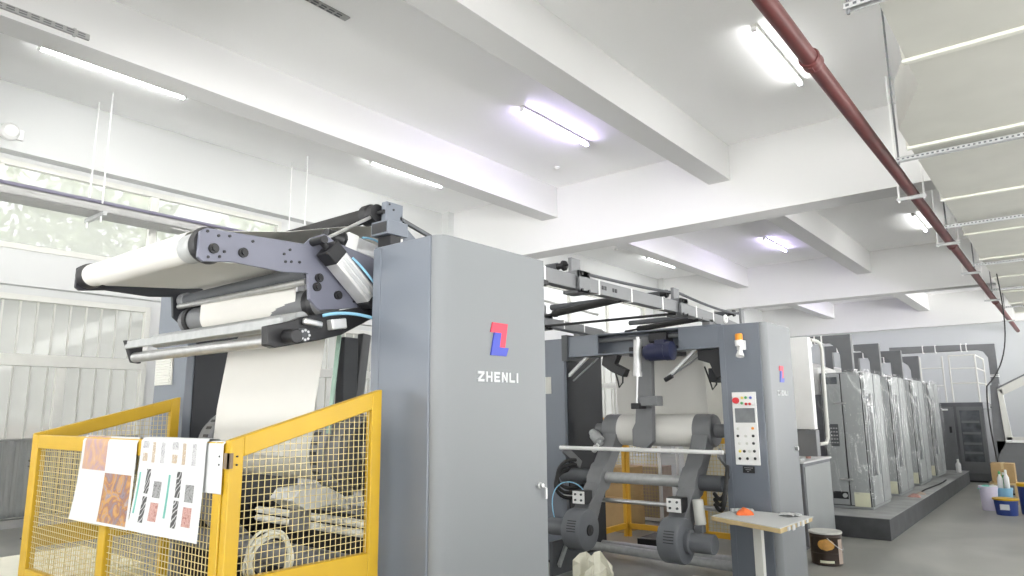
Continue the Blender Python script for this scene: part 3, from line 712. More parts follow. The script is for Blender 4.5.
# portal beam
m = MB().box(6.5, 6.74, 2.6, 4.47, 2.455, 2.47).box(6.5, 6.74, 2.6, 4.47, 2.24, 2.258).box(6.70, 6.74, 2.6, 4.47, 2.258, 2.455)
m.box(6.5, 6.52, 2.6, 3.05, 2.258, 2.455).box(6.5, 6.52, 4.0, 4.47, 2.258, 2.455)
B = m.build('portal_beam', 'slate', R, bevel=.003)
MB().box(6.47, 6.76, 4.385, 4.46, 2.2, 2.49).build('end_plate', 'dark', B, bevel=.003)
MB().cyl((6.6, 3.0, 2.4), (6.6, 4.05, 2.41), .022, 16).build('beam_shaft', 'mid', B)
MB().bar((6.55, 3.4, 2.26), (6.9, 3.4, 2.26), .5, .1).build('gear_block', 'black', B, bevel=.01)
MB().box(6.53, 6.7, 3.2, 3.4, 2.34, 2.44).build('gear_block', 'black', B, bevel=.01)
mo = MB().lathe((6.4, 3.38, 2.225), (0, -1, .02), [(0, .06), (.02, .075), (.06, .075), (.06, .09), (.24, .09), (.245, .096), (.31, .096), (.32, .07), (.32, 0)], 28).build('drive_motor', 'navy', R)
MB().box(6.34, 6.45, 3.13, 3.24, 2.29, 2.345).build('terminal_box', 'navy', mo, bevel=.006)
# mast
ms = MB().prism([(3.40, 2.42), (3.56, 2.42), (3.60, 1.75), (3.62, 1.52), (3.66, 1.45), (3.66, 1.28), (3.50, 1.255), (3.43, 1.33), (3.42, 1.72)], 'X', 6.58, 6.66).build('swing_mast', 'beamgrey', R, bevel=.006)
MB().box(6.46, 6.6, 3.30, 3.50, 1.69, 1.79).build('clamp_block', 'beamgrey', ms, bevel=.006)
MB().lathe((6.44, 3.475, 2.40), (0, .22, -3.7), [(0, .02), (.03, .02), (.03, .043), (.35, .043), (.37, .05), (.41, .05), (.41, .012), (.72, .012)], 20).build('air_cylinder', 'alu', ms)
MB().box(6.41, 6.58, 3.48, 3.57, 1.66, 1.72).build('cylinder_clevis', 'black', ms, bevel=.006)
for (ya, za, yb, zb, l) in ((4.51, 1.98, 4.12, 2.34, .0), (3.23, 1.97, 2.87, 2.31, .0)):
    g = MB().bar((6.58, ya, za), (6.66, yb, zb), .05, .03).build('guide_bar', 'bright_paper', R, bevel=.003)
    MB().bar((6.62, ya-.1*(1 if ya > 4 else -.1), za+.0), (6.7, yb-.1, zb-.04), .016, .016).build('bar_stay', 'mid', g)
    MB().cyl((6.57, ya+.02, za-.02), (6.57, ya-.06, za+.02), .025, 12).build('bar_pivot', 'black', g)
for (pts, nm) in (([(4.0, 2.26), (4.02, 2.14), (3.9, 2.06), (3.76, 2.0), (3.72, 2.08), (3.86, 2.15), (3.8, 2.26)], 'sensor_arm'), ([(2.9, 2.26), (2.9, 2.14), (2.78, 2.1), (2.72, 1.95), (2.67, 1.96), (2.67, 2.26)], 'sensor_arm')):
    o = MB().prism(pts, 'X', 6.6, 6.7).build(nm, 'black', R, bevel=.006)
    y, z = pts[3]; MB().tube([(6.6, y, z), (6.58, y-.01, z-.06), (6.57, y+.03, z-.11), (6.6, y+.06, z-.04), (6.62, y+.12, z+.12)], .009, 8).build('cable', 'rubber', o)
MB().box(6.75, 7.0, 2.6, 2.86, 1.92, 2.06).build('rear_bracket', 'char', R, bevel=.004)
# bars across
MB().cyl((6.42, 2.62, 1.252), (6.42, 4.47, 1.252), .021, 18).build('rub_bar', 'white', R)
for y in (2.66, 4.43): MB().bar((6.42, y, 1.25), (6.75, y, 1.05), .03, .09).build('bar_support', 'mid', R, bevel=.004)
MB().cyl((6.44, 2.9, .965), (6.44, 4.0, .965), .055, 24).build('turret_shaft', 'galv', R)
MB().cyl((6.44, 2.64, .965), (6.44, 2.9, .965), .075, 24).build('turret_shaft', 'dark', R)
MB().cyl((6.44, 4.0, .965), (6.44, 4.45, .965), .075, 24).build('turret_shaft', 'dark', R)
MB().cyl((6.42, 2.62, .74), (6.42, 4.46, .735), .022, 18).build('tie_rod', 'steel', R)
MB().cyl((6.75, 2.6, .17), (6.75, 4.46, .2), .045, 20).build('floor_tube', 'galv', R)
MB().cyl((7.2, 2.6, .12), (7.2, 4.46, .12), .06, 20).build('floor_tube', 'galv', R)
def arm(y, s):
    """s = +1: motor on the near side"""
    lo = Vector((6.035, y, .49)); hi = Vector((6.82, y, 1.44)); d = (hi-lo).normalized(); n = Vector((-d.z, 0, d.x))
    P = lambda a, b: (lo+d*a+n*b)
    L = (hi-lo).length
    pts = [P(.0, -.13), P(.2, -.1), P(.36, -.07), P(.5, -.075), P(.55, -.11), P(.70, -.11), P(.75, -.075), P(L-.2, -.07), P(L-.1, -.1), P(L, -.1), P(L, .1), P(L-.12, .1), P(L-.25, .075), P(.75, .07), P(.7, .1), P(.55, .1), P(.5, .07), P(.25, .1), P(0, .13)]
    w = .085
    a = MB().prism([(p.x, p.z) for p in pts], 'Y', y-w, y+w).build('turret_arm', 'beamgrey', R, bevel=.006)
    MB().lathe((lo.x, y-.11, lo.z), (0, 1, 0), [(0, .15), (.01, .19), (.03, .2), (.19, .2), (.21, .19), (.22, .15)], 36).build('gear_housing', 'castgrey', a)
    q = MB()
    for i in range(5):
        g = math.radians(150+i*7); e = Vector((math.cos(g), 0, math.sin(g)))
        q.bar(Vector((lo.x, y-.07, lo.z))+e*.2, Vector((lo.x, y+.03, lo.z))+e*.2, .008, .006, e)
    q.build('vent_slots', 'black', a)
    MB().lathe((lo.x, y-s*.11, lo.z), (0, -s, 0), [(0, .05), (0, .10), (.04, .105), (.05, .085), (.25, .085), (.26, .075), (.26, 0)], 28).build('arm_motor', 'castgrey', a)
    MB().lathe((lo.x, y+s*.11, lo.z), (0, s, 0), [(0, .055), (.015, .05), (.015, .025), (.02, .0)], 20).build('chuck_centre', 'black', a)
    MB().lathe((hi.x, y+s*.11, hi.z), (0, -s, 0), [(0, .1), (.01, .15), (.03, .165), (.2, .165), (.22, .15), (.22, .07), (.36, .065), (.37, 0)], 36).build('gear_housing', 'beamgrey', a)
    c = lo+d*.3-n*.0
    p = Vector((6.07, y, .79)); MB().box(p.x-.05, p.x+.09, y-.075, y+.075, .73, .86).build('button_box', 'black', a, bevel=.008)
    bx = MB().box(p.x-.054, p.x-.05, y-.07, y+.07, .735, .855).build('button_plate', 'white', a)
    qq = MB()
    for dy, dz in ((-.035, .03), (.035, .03), (-.035, -.025), (.035, -.025)): qq.cyl((p.x-.054, y+dy, .795+dz), (p.x-.066, y+dy, .795+dz), .011, 10)
    qq.build('buttons', 'dark', a)
    return a
an = arm(2.95, 1); af = arm(3.98, -1)
MB().cyl((6.2, 2.80, .84), (6.2, 2.78, .62), .05, 18, cham=.006).build('arm_cylinder', 'offwhite', an)
MB().box(6.16, 6.24, 2.75, 2.83, .55, .62).build('cylinder_foot', 'mid', an, bevel=.006)
MB().bar((6.1, 2.74, .52), (6.0, 2.72, .44), .016, .016).build('lever', 'steel', an)
MB().lathe((6.62, 4.18, 1.42), (-.2, -.6, -.5), [(0, .04), (.05, .05), (.05, .06), (.16, .06), (.17, .03), (.2, .03)], 20).build('brake_unit', 'galv', af)
MB().lathe((6.6, 4.15, 1.22), (-.3, -.6, .5), [(0, .03), (.06, .035), (.07, .02), (.12, .02)], 16).build('air_fitting', 'white', af)
for y, s in ((4.22, 1), (2.72, -1)):
    for k in range(3):
        z = 1.02-.05*k
        MB().tube(bez((6.5, y+.1*s, z+.1), (6.2-.05*k, y+.22*s, z+.15), (6.15, y+.22*s, z-.3), (6.45, y-.02*s, z-.15)), .018, 10).build('loop_hose', 'rubber', R)
MB().tube(bez((6.02, 4.28, .58), (6.02, 4.4, .95), (6.1, 4.1, 1.0), (6.12, 3.99, .86)), .006, 8).build('air_hose', 'hose', af)
MB().box(5.95, 6.5, 4.26, 4.3, .02, .35).build('stop_plate', 'dark', R, bevel=.005)
MB().bar((6.0, 4.22, .12), (6.2, 4.26, .3), .03, .05).build('stop_lever', 'galv', R, bevel=.004)
# rewound paper
pr = thing('paper_roll', (6.82, 3.47, 1.28), 'white paper roll held between the upper arms of the rewinding machine', 'paper roll')
MB().lathe((6.82, 3.03, 1.44), (0, 1, 0), [(0, .04), (0, .165), (.87, .165), (.87, .04)], 48).build('wound_roll', 'paper', pr)
MB().ribbon([(6.985, 1.42), (6.985, 1.6), (6.93, 2.2), (6.92, 2.42)]+arc(7.0, 2.42, .08, 180, 90, 6)+[(7.3, 2.52)], 2.98, 4.05, .002).build('paper_web', 'paper', pr)

# ------------------------------------------------------------------ web bridge over both machines
Wb = thing('web_bridge', (5.2, 3.5, 2.46), 'overhead grey bridge of square beams and rollers joining the two machines', 'web bridge')
for y, x0, z in ((2.75, 2.9, 2.565), (4.27, 2.9, 2.565)):
    b = MB()
    b.bar((x0, y, z), (5.85, y, z+.005), .08, .105); b.bar((5.85, y, z+.005), (7.0, y, z-.03), .08, .1); b.bar((7.0, y, z-.03), (7.42, y, z-.06), .08, .07)
    b = b.build('bridge_beam', 'beamgrey', Wb, bevel=.004)
    each('cable_tie', [(x-.008, x+.008, y-.043, y+.043, z-.056, z+.058) for x in (3.75, 4.45, 4.95, 5.5, 6.2, 6.6)], 'white', b)
    for x in (4.2, 5.87):
        MB().box(x-.07, x+.07, y-.075, y+.075, z+.035, z+.085).box(x-.07, x+.07, y-.075, y+.075, z-.08, z-.055).box(x-.07, x+.07, y-.075, y-.05, z-.08, z+.085).build('clamp', 'mid', b, bevel=.004)
        o = MB().box(x-.06, x+.06, y+.0, y+.03, z+.08, z+.19).build('roller_plate', 'beamgrey', b, bevel=.004)
        each_cyl('bolt', [((x+dx, y-.075, z+dz), (x+dx, y-.085, z+dz), .012, 8) for dx in (-.045, .045) for dz in (-.06, .06)], 'black', b)
    MB().box(6.5, 6.62, y-.04, y+.04, 2.47, z-.04).build('beam_foot', 'beamgrey', b, bevel=.003)
    MB().box(3.0, 3.07, y-.04, y+.04, 2.3, z-.05).build('beam_foot', 'beamgrey', b, bevel=.003)
    if y < 3:
        MB().box(7.58-.1, 7.66-.1, y, y+.03, 2.5, 2.745).build('roller_plate', 'beamgrey', b, bevel=.004)
        each('marker', [(x-.012, x+.012, y-.044, y-.04, z-.01, z+.02) for x in (4.5, 4.54, 4.66, 4.7)], 'black', b)
        MB().tube([(6.9+.035*math.cos(i*PI/8), y-.045, 2.565+.035*math.sin(i*PI/8)) for i in range(17)], .012, 8).build('lifting_eye', 'white', b)
for (x, z, r) in ((4.2, 2.71, .03), (5.87, 2.71, .03), (7.52, 2.70, .03)):
    o = MB().cyl((x-.02, 2.9, z), (x-.02, 4.15, z), r, 18).build('top_roller', 'dark', Wb)
    MB().lathe((x-.02, 2.77, z), (0, 1, 0), [(0, .009), (.06, .009), (.06, .036), (.08, .04), (.085, .02), (.13, .025)], 16).build('roller_hub', 'black', o)
for (xa, ya, xb, yb, z, r) in ((4.86, 2.74, 5.2, 3.62, 2.535, .03), (6.3, 2.72, 6.68, 3.55, 2.515, .03)):
    d = (Vector((xb, yb, z))-Vector((xa, ya, z))).normalized()
    o = MB().cyl((xa, ya, z), (xb, yb, z), r, 18).build('turning_bar', 'rubber', Wb)
    MB().lathe(Vector((xb, yb, z))+d*.0, d, [(0, .02), (.02, .036), (.05, .036), (.06, .012), (.3, .012)], 16).build('bar_hub', 'black', o)
MB().cyl((5.74, 2.7, 2.5), (5.71, 4.3, 2.5), .013, 12).build('cross_bar', 'black', Wb)
o = MB().tube([tuple(p) for p in bez((4.2, 2.79, 2.67), (4.8, 2.8, 2.68), (5.4, 2.8, 2.69), (5.87, 2.79, 2.72))]+[tuple(p) for p in bez((6.0, 2.79, 2.73), (6.5, 2.8, 2.7), (7.0, 2.8, 2.66), (7.5, 2.79, 2.69))], .013, 10).build('cable', 'dark', Wb)
MB().bar((2.5, 2.79, 2.70), (3.1, 2.79, 2.56), .02, .02).build('tie_bar', 'dark', Wb)
MB().tube(bez((3.1, 4.2, 2.54), (4.2, 4.25, 2.66), (5.2, 4.2, 2.5), (6.6, 4.2, 2.5)), .012, 8).build('cable', 'dark', Wb)
MB().bar((3.3, 2.7, 2.49), (3.75, 2.7, 2.5), .05, .04).build('valve_block', 'black', Wb, bevel=.008)

# ------------------------------------------------------------------ yellow guard behind the rewinder
G2 = thing('safety_guard', (8.0, 3.7, 0), 'orange-yellow mesh guard standing behind the rewinding machine', 'guard')
m = MB(); t = .07
for y in (2.66, 3.75, 4.83): m.box(8.48, 8.52, y-.035, y+.035, 0, 1.3)
m.box(8.48, 8.52, 2.66, 4.83, 1.23, 1.3).box(8.48, 8.52, 2.66, 4.83, .1, .17)
f = m.build('end_panel', 'orangey', G2, bevel=.004)
mesh_panel(f, (8.5, 2.66, 0), (0, 1, 0), 1.05, .17, .17, 1.23, 1.23, .045, .006)
m = MB().prism([(7.5, 0), (7.57, 0), (7.57, 1.72), (7.5, 1.735)], 'Y', 4.84, 4.88).prism([(8.45, 0), (8.52, 0), (8.52, 1.32), (8.45, 1.35)], 'Y', 4.84, 4.88)
m.prism([(7.57, 1.64), (8.45, 1.27), (8.45, 1.35), (7.57, 1.72)], 'Y', 4.84, 4.88).box(7.57, 8.45, 4.84, 4.88, .1, .17)
f = m.build('side_panel', 'orangey', G2, bevel=.004)

# things on the floor behind and in front of the rewinder
def carton(x, y, z, a, b, h, label, group='cartons behind the rewinder'):
    t = thing('cardboard_box', (x, y, z), label, 'box', group)
    MB().box(x-a/2, x+a/2, y-b/2, y+b/2, z, z+h).build('carton_body', 'carton', t, bevel=.006)
    MB().box(x-a/2-.001, x+a/2+.001, y-.03, y+.03, z+h-.12, z+h+.001).build('packing_tape', 'wood', t)
    MB().box(x-a/2-.002, x-a/2, y-b*.05, y+b*.25, z+h*.45, z+h*.8).build('paper_label', 'white', t)
carton(8.95, 5.35, 0, .55, .75, .46, 'lower cardboard box behind the yellow post at the back of the rewinder')
carton(8.97, 5.33, .46, .5, .7, .4, 'upper cardboard box stacked behind the yellow post at the back of the rewinder')
o = MB().box(7.75, 8.2, 3.75, 4.3, 0, .14).build('black_crate', 'black', bevel=.01); tag(o, 'flat black crate lying on the floor behind the swinging roll arms', 'crate')
t = thing('mesh_crate', (10.0, 5.3, 0), 'white framed mesh crate standing far behind the turret shaft', 'crate')
m = MB()
for x in (9.7, 10.3):
    for y in (4.95, 5.75): m.bar((x, y, 0), (x, y, 1.15), .04, .04)
for z in (.05, 1.13):
    for x in (9.7, 10.3): m.bar((x, 4.95, z), (x, 5.75, z), .04, .04)
    for y in (4.95, 5.75): m.bar((9.7, y, z), (10.3, y, z), .04, .04)
m.build('crate_frame', 'white', t)
mesh_panel(t, (9.7, 4.95, 0), (0, 1, 0), .8, .05, .05, 1.13, 1.13, .05, .006, 'crate_mesh')
MB().box(9.78, 10.22, 5.02, 5.68, .05, .8).build('crate_liner', 'brick', t)

rn = random.Random(9); t = None
m = MB()
base = [(5.62, 3.93), (5.86, 3.78), (5.95, 3.9), (5.72, 4.06)]
def crumple(m, x, y, w, h, rot, tilt):
    c, s = math.cos(rot), math.sin(rot)
    g = [[None]*5 for _ in range(5)]
    for i in range(5):
        for j in range(5):
            a = (i/4-.5)*w; z = j/4*h*(1-.3*abs(i-1.6)/2); b = .03*math.sin(i*2.1+j)+tilt*j/4+.02*rn.random()
            g[i][j] = (x+c*a-s*b, y+s*a+c*b, .004+z)
    for i in range(4):
        for j in range(4):
            q = [g[i][j], g[i+1][j], g[i+1][j+1], g[i][j+1]]; e = Vector((-s, c, 0))*.004
            m.add(q+[Vector(p)+e for p in q], [(0, 1, 2, 3), (7, 6, 5, 4), (0, 4, 5, 1), (3, 2, 6, 7), (0, 3, 7, 4), (1, 5, 6, 2)])
crumple(m, 5.72, 3.70, .27, .36, -.9, .05); crumple(m, 5.70, 3.55, .22, .4, -1.1, .0); crumple(m, 5.74, 3.62, .3, .28, -.5, -.06)
tag(m.build('waste_paper', 'cream'), 'crumpled cream waste paper on the floor in front of the swinging arms', 'paper')
for (x, y, r0, lb) in ((6.6, 3.35, .4, 'thin offcut paper strip on the floor below the arm motor'), (6.9, 3.1, 1.2, 'short paper scrap on the floor near the table leg')):
    a = MB().box(x-.02, x+.02, y-.11, y+.11, .001, .004); tag(a.build('paper_scrap', 'bright_paper'), lb, 'paper')

# ------------------------------------------------------------------ small table
T = thing('work_table', (6.05, 2.22, 0), 'small white-topped plywood table on one post in front of the button panel', 'table')
MB().prism([(5.95, 2.57), (5.635, 1.88), (6.40, 1.86), (6.44, 2.53)], 'Z', .705, .74).build('table_top', 'wood', T, bevel=.003)
MB().prism([(5.96, 2.565), (5.64, 1.885), (6.405, 1.85), (6.46, 2.54)], 'Z', .74, .746).build('white_cover', 'bright_paper', T)
o = MB().box(6.1, 6.17, 2.2, 2.27, 0, .705).build('post', 'offwhite', T, bevel=.004)
MB().box(5.95, 6.32, 2.1, 2.37, 0, .02).build('base_plate', 'offwhite', T, bevel=.004)
MB().box(5.98, 6.3, 1.95, 2.45, .68, .705).build('top_bearer', 'wood', T)
each('paper_edge_tab', [(5.74+i*.12, 5.79+i*.12, 1.852, 1.862, .715-.012*(i % 2), .742) for i in range(5)], 'bright_paper', T)
cp_ = MB(); nu, nv = 28, 8; vs = []; fs = []
for j in range(nv+1):
    for i in range(nu):
        g = 2*PI*i/nu; f = j/nv; r = .085*math.cos(f*PI/2)*(1+.13*math.sin(3*g)+.06*math.sin(7*g+f*3)); vs.append((6.18+r*math.cos(g)*1.0, 2.36+r*math.sin(g)*.8, .7466+.052*math.sin(f*PI/2)*(1+.15*math.sin(2*g))))
for j in range(nv):
    for i in range(nu): fs.append((j*nu+i, j*nu+(i+1) % nu, (j+1)*nu+(i+1) % nu, (j+1)*nu+i))
fs.append(tuple(range(nu)))
cp_.add(vs, fs); tag(cp_.build('orange_cloth', 'orange'), 'bunched orange cloth lying on the small white table', 'cloth')
for (x, y, r0, w, h, lb) in ((6.33, 2.44, .4, .15, .2, 'creased white paper at the far corner of the small table'), (6.3, 2.02, -.2, .14, .16, 'white paper sheet at the right back edge of the small table')):
    m = MB(); n = 6; c, s = math.cos(r0), math.sin(r0)
    for i in range(n):
        for j in range(n):
            def P(i, j):
                a, b = (i/n-.5)*w, (j/n-.5)*h; return (x+c*a-s*b, y+s*a+c*b, .7475+.012*(1+math.sin(i*1.1+j*.7)))
            m.add([P(i, j), P(i+1, j), P(i+1, j+1), P(i, j+1)], [(0, 1, 2, 3)])
    o = m.build('paper_sheet', 'bright_paper'); sm = o.modifiers.new('thick', 'SOLIDIFY'); sm.thickness = .001
    tag(o, lb, 'paper')

# ------------------------------------------------------------------ ink pail
px, py = 8.3, 2.29
t = thing('ink_pail', (px, py, 0), 'dark brown tin pail with golden picture standing in front of the long plinth', 'pail')
MB().lathe((px, py, 0), (0, 0, 1), [(0, .150), (.01, .16), (.02, .157), (.12, .16), (.125, .164), (.13, .16), (.28, .161), (.29, .166), (.3, .162), (.325, .165)], 36).build('pail_body', 'drum', t)
MB().lathe((px, py, .32), (0, 0, 1), [(0, .168), (.015, .17), (.02, .165), (.016, .15), (.012, .0)], 36).build('pail_lid', 'tin', t)
def decal(x, y, z, r, a0, a1, z0, z1, name, m, parent, oval=True):
    n, k = 14, 8; b = MB(); vs = []
    for i in range(n+1):
        for j in range(k+1):
            u, v = i/n*2-1, j/k*2-1
            if oval: u *= math.sqrt(max(0, 1-v*v))
            g = math.radians((a0+a1)/2+(a1-a0)/2*u); vs.append((x+r*math.cos(g), y+r*math.sin(g), (z0+z1)/2+(z1-z0)/2*v))
    b.add(vs, [(i*(k+1)+j, (i+1)*(k+1)+j, (i+1)*(k+1)+j+1, i*(k+1)+j+1) for i in range(n) for j in range(k)])
    return b.build(name, m, parent)
decal(px, py, 0, .1655, 165, 225, .155, .275, 'gold_picture', 'gold', t)
decal(px, py, 0, .1655, 170, 220, .03, .055, 'label_strip', 'notice', t, False)
decal(px, py, 0, .1655, 240, 262, .02, .27, 'side_label', 'brick', t, False)
MB().tube([(px+.165*math.cos(math.radians(a)), py+.165*math.sin(math.radians(a)), .285-.13*math.sin(math.radians(a-200)*1.2)) for a in range(200, 351, 10)], .004, 6).build('bail_handle', 'steel', t)

# ------------------------------------------------------------------ infeed unit and low cabinet behind the rewinder cover
t = thing('low_cabinet', (9.4, 3.0, 0), 'low grey cabinet with paper on top between the rewinder and the first press unit', 'cabinet')
MB().box(8.84, 10.03, 2.63, 3.3, .05, 1.0).build('cabinet_body', 'castgrey', t, bevel=.008)
MB().box(8.88, 9.98, 2.618, 2.632, .1, .96).build('door', 'press', t, bevel=.004)
MB().box(8.88, 9.98, 2.68, 3.26, 0, .05).build('plinth_base', 'black', t)
MB().box(8.82, 10.04, 2.61, 3.32, 1.0, 1.02).build('top_sheet', 'bright_paper', t, bevel=.002)
o = MB().box(8.95, 9.12, 2.68, 2.8, 1.021, 1.05); tag(o.build('paper_pad', 'bright_paper', bevel=.004), 'small white pad on top of the low grey cabinet', 'paper')
o = MB().lathe((9.5, 2.75, 1.021), (0, 0, 1), [(0, .03), (.04, .035), (.05, .02), (.06, 0)], 14); tag(o.build('tape_roll', 'redprint'), 'small reddish roll on top of the low grey cabinet', 'tape')
t = thing('infeed_unit', (9.3, 3.3, 0), 'white panelled infeed unit with a beige tube loop beside the rewinder cover', 'machine')
MB().box(9.0, 9.12, 2.50, 2.72, 1.4, 2.53).build('white_panel', 'white', t, bevel=.006)
MB().box(8.99, 9.13, 2.49, 2.73, 1.08, 1.39).build('grey_box', 'mid', t, bevel=.006)
MB().box(9.13, 9.26, 2.52, 4.4, 2.42, 2.53).build('top_beam', 'white', t, bevel=.006)
MB().box(9.36, 9.46, 3.34, 4.4, 0, 2.42).build('back_panel', 'offwhite', t, bevel=.006)
MB().box(9.2, 9.3, 2.62, 3.4, 1.1, 2.42).build('inner_frame', 'dark', t, bevel=.006)
MB().tube([(9.12, 2.5, 2.5), (9.4, 2.5, 2.5), (9.52, 2.5, 2.48), (9.58, 2.5, 2.4), (9.54, 2.5, 1.4), (9.52, 2.5, 1.28), (9.44, 2.5, 1.22), (9.12, 2.5, 1.22)], .022, 12).build('tube_loop', 'offwhite', t)
MB().box(9.3, 9.42, 2.6, 2.75, 1.25, 2.1).build('valve_terminal', 'black', t, bevel=.006)
for k in range(5): MB().tube(bez((9.3, 2.6, 1.3+.15*k), (9.24, 2.54, 1.45+.15*k), (9.24, 2.54, 1.35+.15*k), (9.3, 2.6, 1.5+.13*k)), .01, 8).build('hose', 'rubber', t)
t = thing('press_pillar', (10.2, 3.0, 0), 'beige column at the left edge of the first film-wrapped press unit', 'pillar')
MB().box(10.25, 10.5, 2.93, 3.2, .27, 2.1).build('pillar_body', 'offwhite', t, bevel=.02)
MB().box(10.23, 10.52, 2.91, 3.22, .267, .3).build('pillar_foot', 'castgrey', t)

# ------------------------------------------------------------------ printing press units on the plinth
P = thing('plinth', (14.2, 3.5, 0), 'long low dark plinth carrying the row of film-wrapped press units', 'plinth')
MB().box(10.1, 18.6, 2.0, 4.8, 0, .262).build('plinth_side', 'plinthside', P, bevel=.006)
MB().box(10.09, 18.61, 1.99, 4.81, .262, .27).build('plinth_top', 'plinth', P, bevel=.002)
def unit(x):
    t = thing('press_unit', (x+.75, 3.3, .27), 'x', 'press unit', 'film-wrapped press units')
    zb = .272; zt = 2.16; y0 = 2.32; L = 1.15
    b = MB().box(x, x+L, y0, 2.88, zb, zt).build('control_cabinet', 'press', t, bevel=.01)
    # front doors (facing -X)
    MB().box(x-.004, x+.004, 2.33, 2.87, zb+.04, zt-.015).build('door_gap', 'black', b)
    MB().box(x+.015, x+L-.015, y0-.004, y0+.004, zb+.04, zt-.015).build('door_gap', 'black', b)
    for a, c in ((2.345, 2.592), (2.61, 2.86)): MB().box(x-.02, x, a, c, zb+.05, zt-.02).build('front_door', 'press', b, bevel=.006)
    MB().box(x-.024, x-.018, 2.64, 2.83, 1.995, 2.095).build('dark_window', 'smoked', b, bevel=.003)
    o = MB().box(x-.026, x-.018, 2.675, 2.795, 1.12, 1.43).build('switch_panel', 'dark', b, bevel=.004)
    q = MB()
    for i in range(3):
        for j in range(5): q.cyl((x-.026, 2.70+.035*i, 1.17+.05*j), (x-.036, 2.70+.035*i, 1.17+.05*j), .01, 8)
    q.build('switches', 'galv', b)
    MB().box(x-.026, x-.018, 2.62, 2.82, .40, .5).build('socket_panel', 'black', b, bevel=.004)
    MB().cyl((x-.026, 2.66, .45), (x-.05, 2.66, .45), .03, 14).build('socket', 'galv', b)
    MB().box(x-.024, x-.02, 2.345, 2.545, .31, .50).build('notice', 'notice', b)
    for z in (1.72, .67): MB().cyl((x-.05, 2.54, z), (x-.05, 2.70, z), .012, 10).build('door_handle', 'steel', b)
    # side doors (facing -Y)
    for a, c in ((x+.03, x+.60), (x+.65, x+L-.03)): MB().box(a, c, y0-.02, y0, zb+.05, zt-.02).build('side_door', 'press', b, bevel=.006)
    q = MB()
    for xx in (x+.08, x+.36): q.box(xx, xx+.17, y0-.026, y0-.018, .72, 1.86)
    q.build('handle_recess', 'dark', b, bevel=.004)
    MB().box(x+.265, x+.345, y0-.05, y0-.02, .72, 1.86).build('long_handle', 'galv', b, bevel=.006)
    # press body beyond, with covers
    o = MB().box(x+.1, x+1.6, 2.88, 4.3, zb, 1.85).build('press_body', 'castgrey', t, bevel=.01)
    MB().prism([(2.95, 1.85), (4.25, 1.85), (4.25, 2.3), (3.2, 2.36), (2.95, 2.25)], 'X', x+.25, x+1.25).build('white_cover', 'white', t, bevel=.02)
    MB().cyl((x+1.4, 2.88, 2.0), (x+1.4, 4.3, 2.0), .09, 20).build('print_cylinder', 'dark', t)
    MB().box(x, x+L, 4.3, 4.75, zb, zt).build('drive_cabinet', 'press', t, bevel=.01)
    # cable arch
    ar = MB().prism([(2.46, zt), (2.62, zt), (2.62, 2.42), (2.66, 2.53), (2.76, 2.61), (3.2, 2.61), (3.2, 2.2), (3.32, 2.2), (3.32, 2.72), (2.46, 2.72)], 'X', x+.2, x+.32).build('cable_arch', 'archgrey', t, bevel=.006)
    each('cable_tie', [(x+.195, x+.325, y, y+.02, 2.605, 2.725) for y in (2.85, 2.95, 3.1)], 'white', ar)
    return t
ul = ['nearest film-wrapped grey press unit on the plinth, its front doors with switches in full view',
      'second film-wrapped press unit from the near end of the plinth', 'third film-wrapped press unit from the near end of the plinth',
      'farthest film-wrapped press unit, next to the dark end cabinet']
u0 = unit(10.8); u0['label'] = ul[0]
for k in (1, 2, 3): copy_tree(u0, (1.9*k, 0, 0))['label'] = ul[k]
def wrap(x, label, dx):
    """loose film hung round the front and operator side"""
    t = MB(); rn = random.Random(5)
    per = [(x-.06, 2.93), (x-.07, 2.75), (x-.065, 2.55), (x-.06, 2.38), (x-.02, 2.27)]+[(x+.08+.12*i, 2.262-.015*(i % 2)) for i in range(9)]+[(x+1.15, 2.27)]
    zs = [.45, .7, 1., 1.3, 1.6, 1.9, 2.1, 2.19]
    vs = []
    for i, (a, b) in enumerate(per):
        for j, z in enumerate(zs):
            k = .022*math.sin(i*1.7+j*.9)+.014*rn.random()-.012
            if 0 < i < 5: vs.append((a-abs(k), b, z+.05*math.sin(i) if j == 0 else z))
            else: vs.append((a, b-abs(k), z+.06*math.sin(i*.8) if j == 0 else z))
    n = len(zs)
    fs = [(i*n+j, (i+1)*n+j, (i+1)*n+j+1, i*n+j+1) for i in range(len(per)-1) for j in range(n-1)]
    k = len(vs)
    for a, b in per: vs.append((a+(.25 if a < x else .0), b+(.0 if a < x else .3), 2.195))
    fs += [(i*n+n-1, (i+1)*n+n-1, k+i+1, k+i) for i in range(len(per)-1)]
    t.add(vs, fs)
    o = t.build('plastic_wrap', 'film', origin=(x+.7, 2.5, .45)); return tag(o, label, 'plastic film', 'clear films round the press units')
w0 = wrap(10.8, 'wrinkled clear plastic film round the nearest press unit', 0)
for k, lb in ((1, 'clear plastic film round the second press unit along the plinth'), (2, 'clear plastic film round the third press unit along the plinth'), (3, 'clear plastic film round the farthest press unit along the plinth')):
    copy_tree(w0, (1.9*k, 0, 0))['label'] = lb
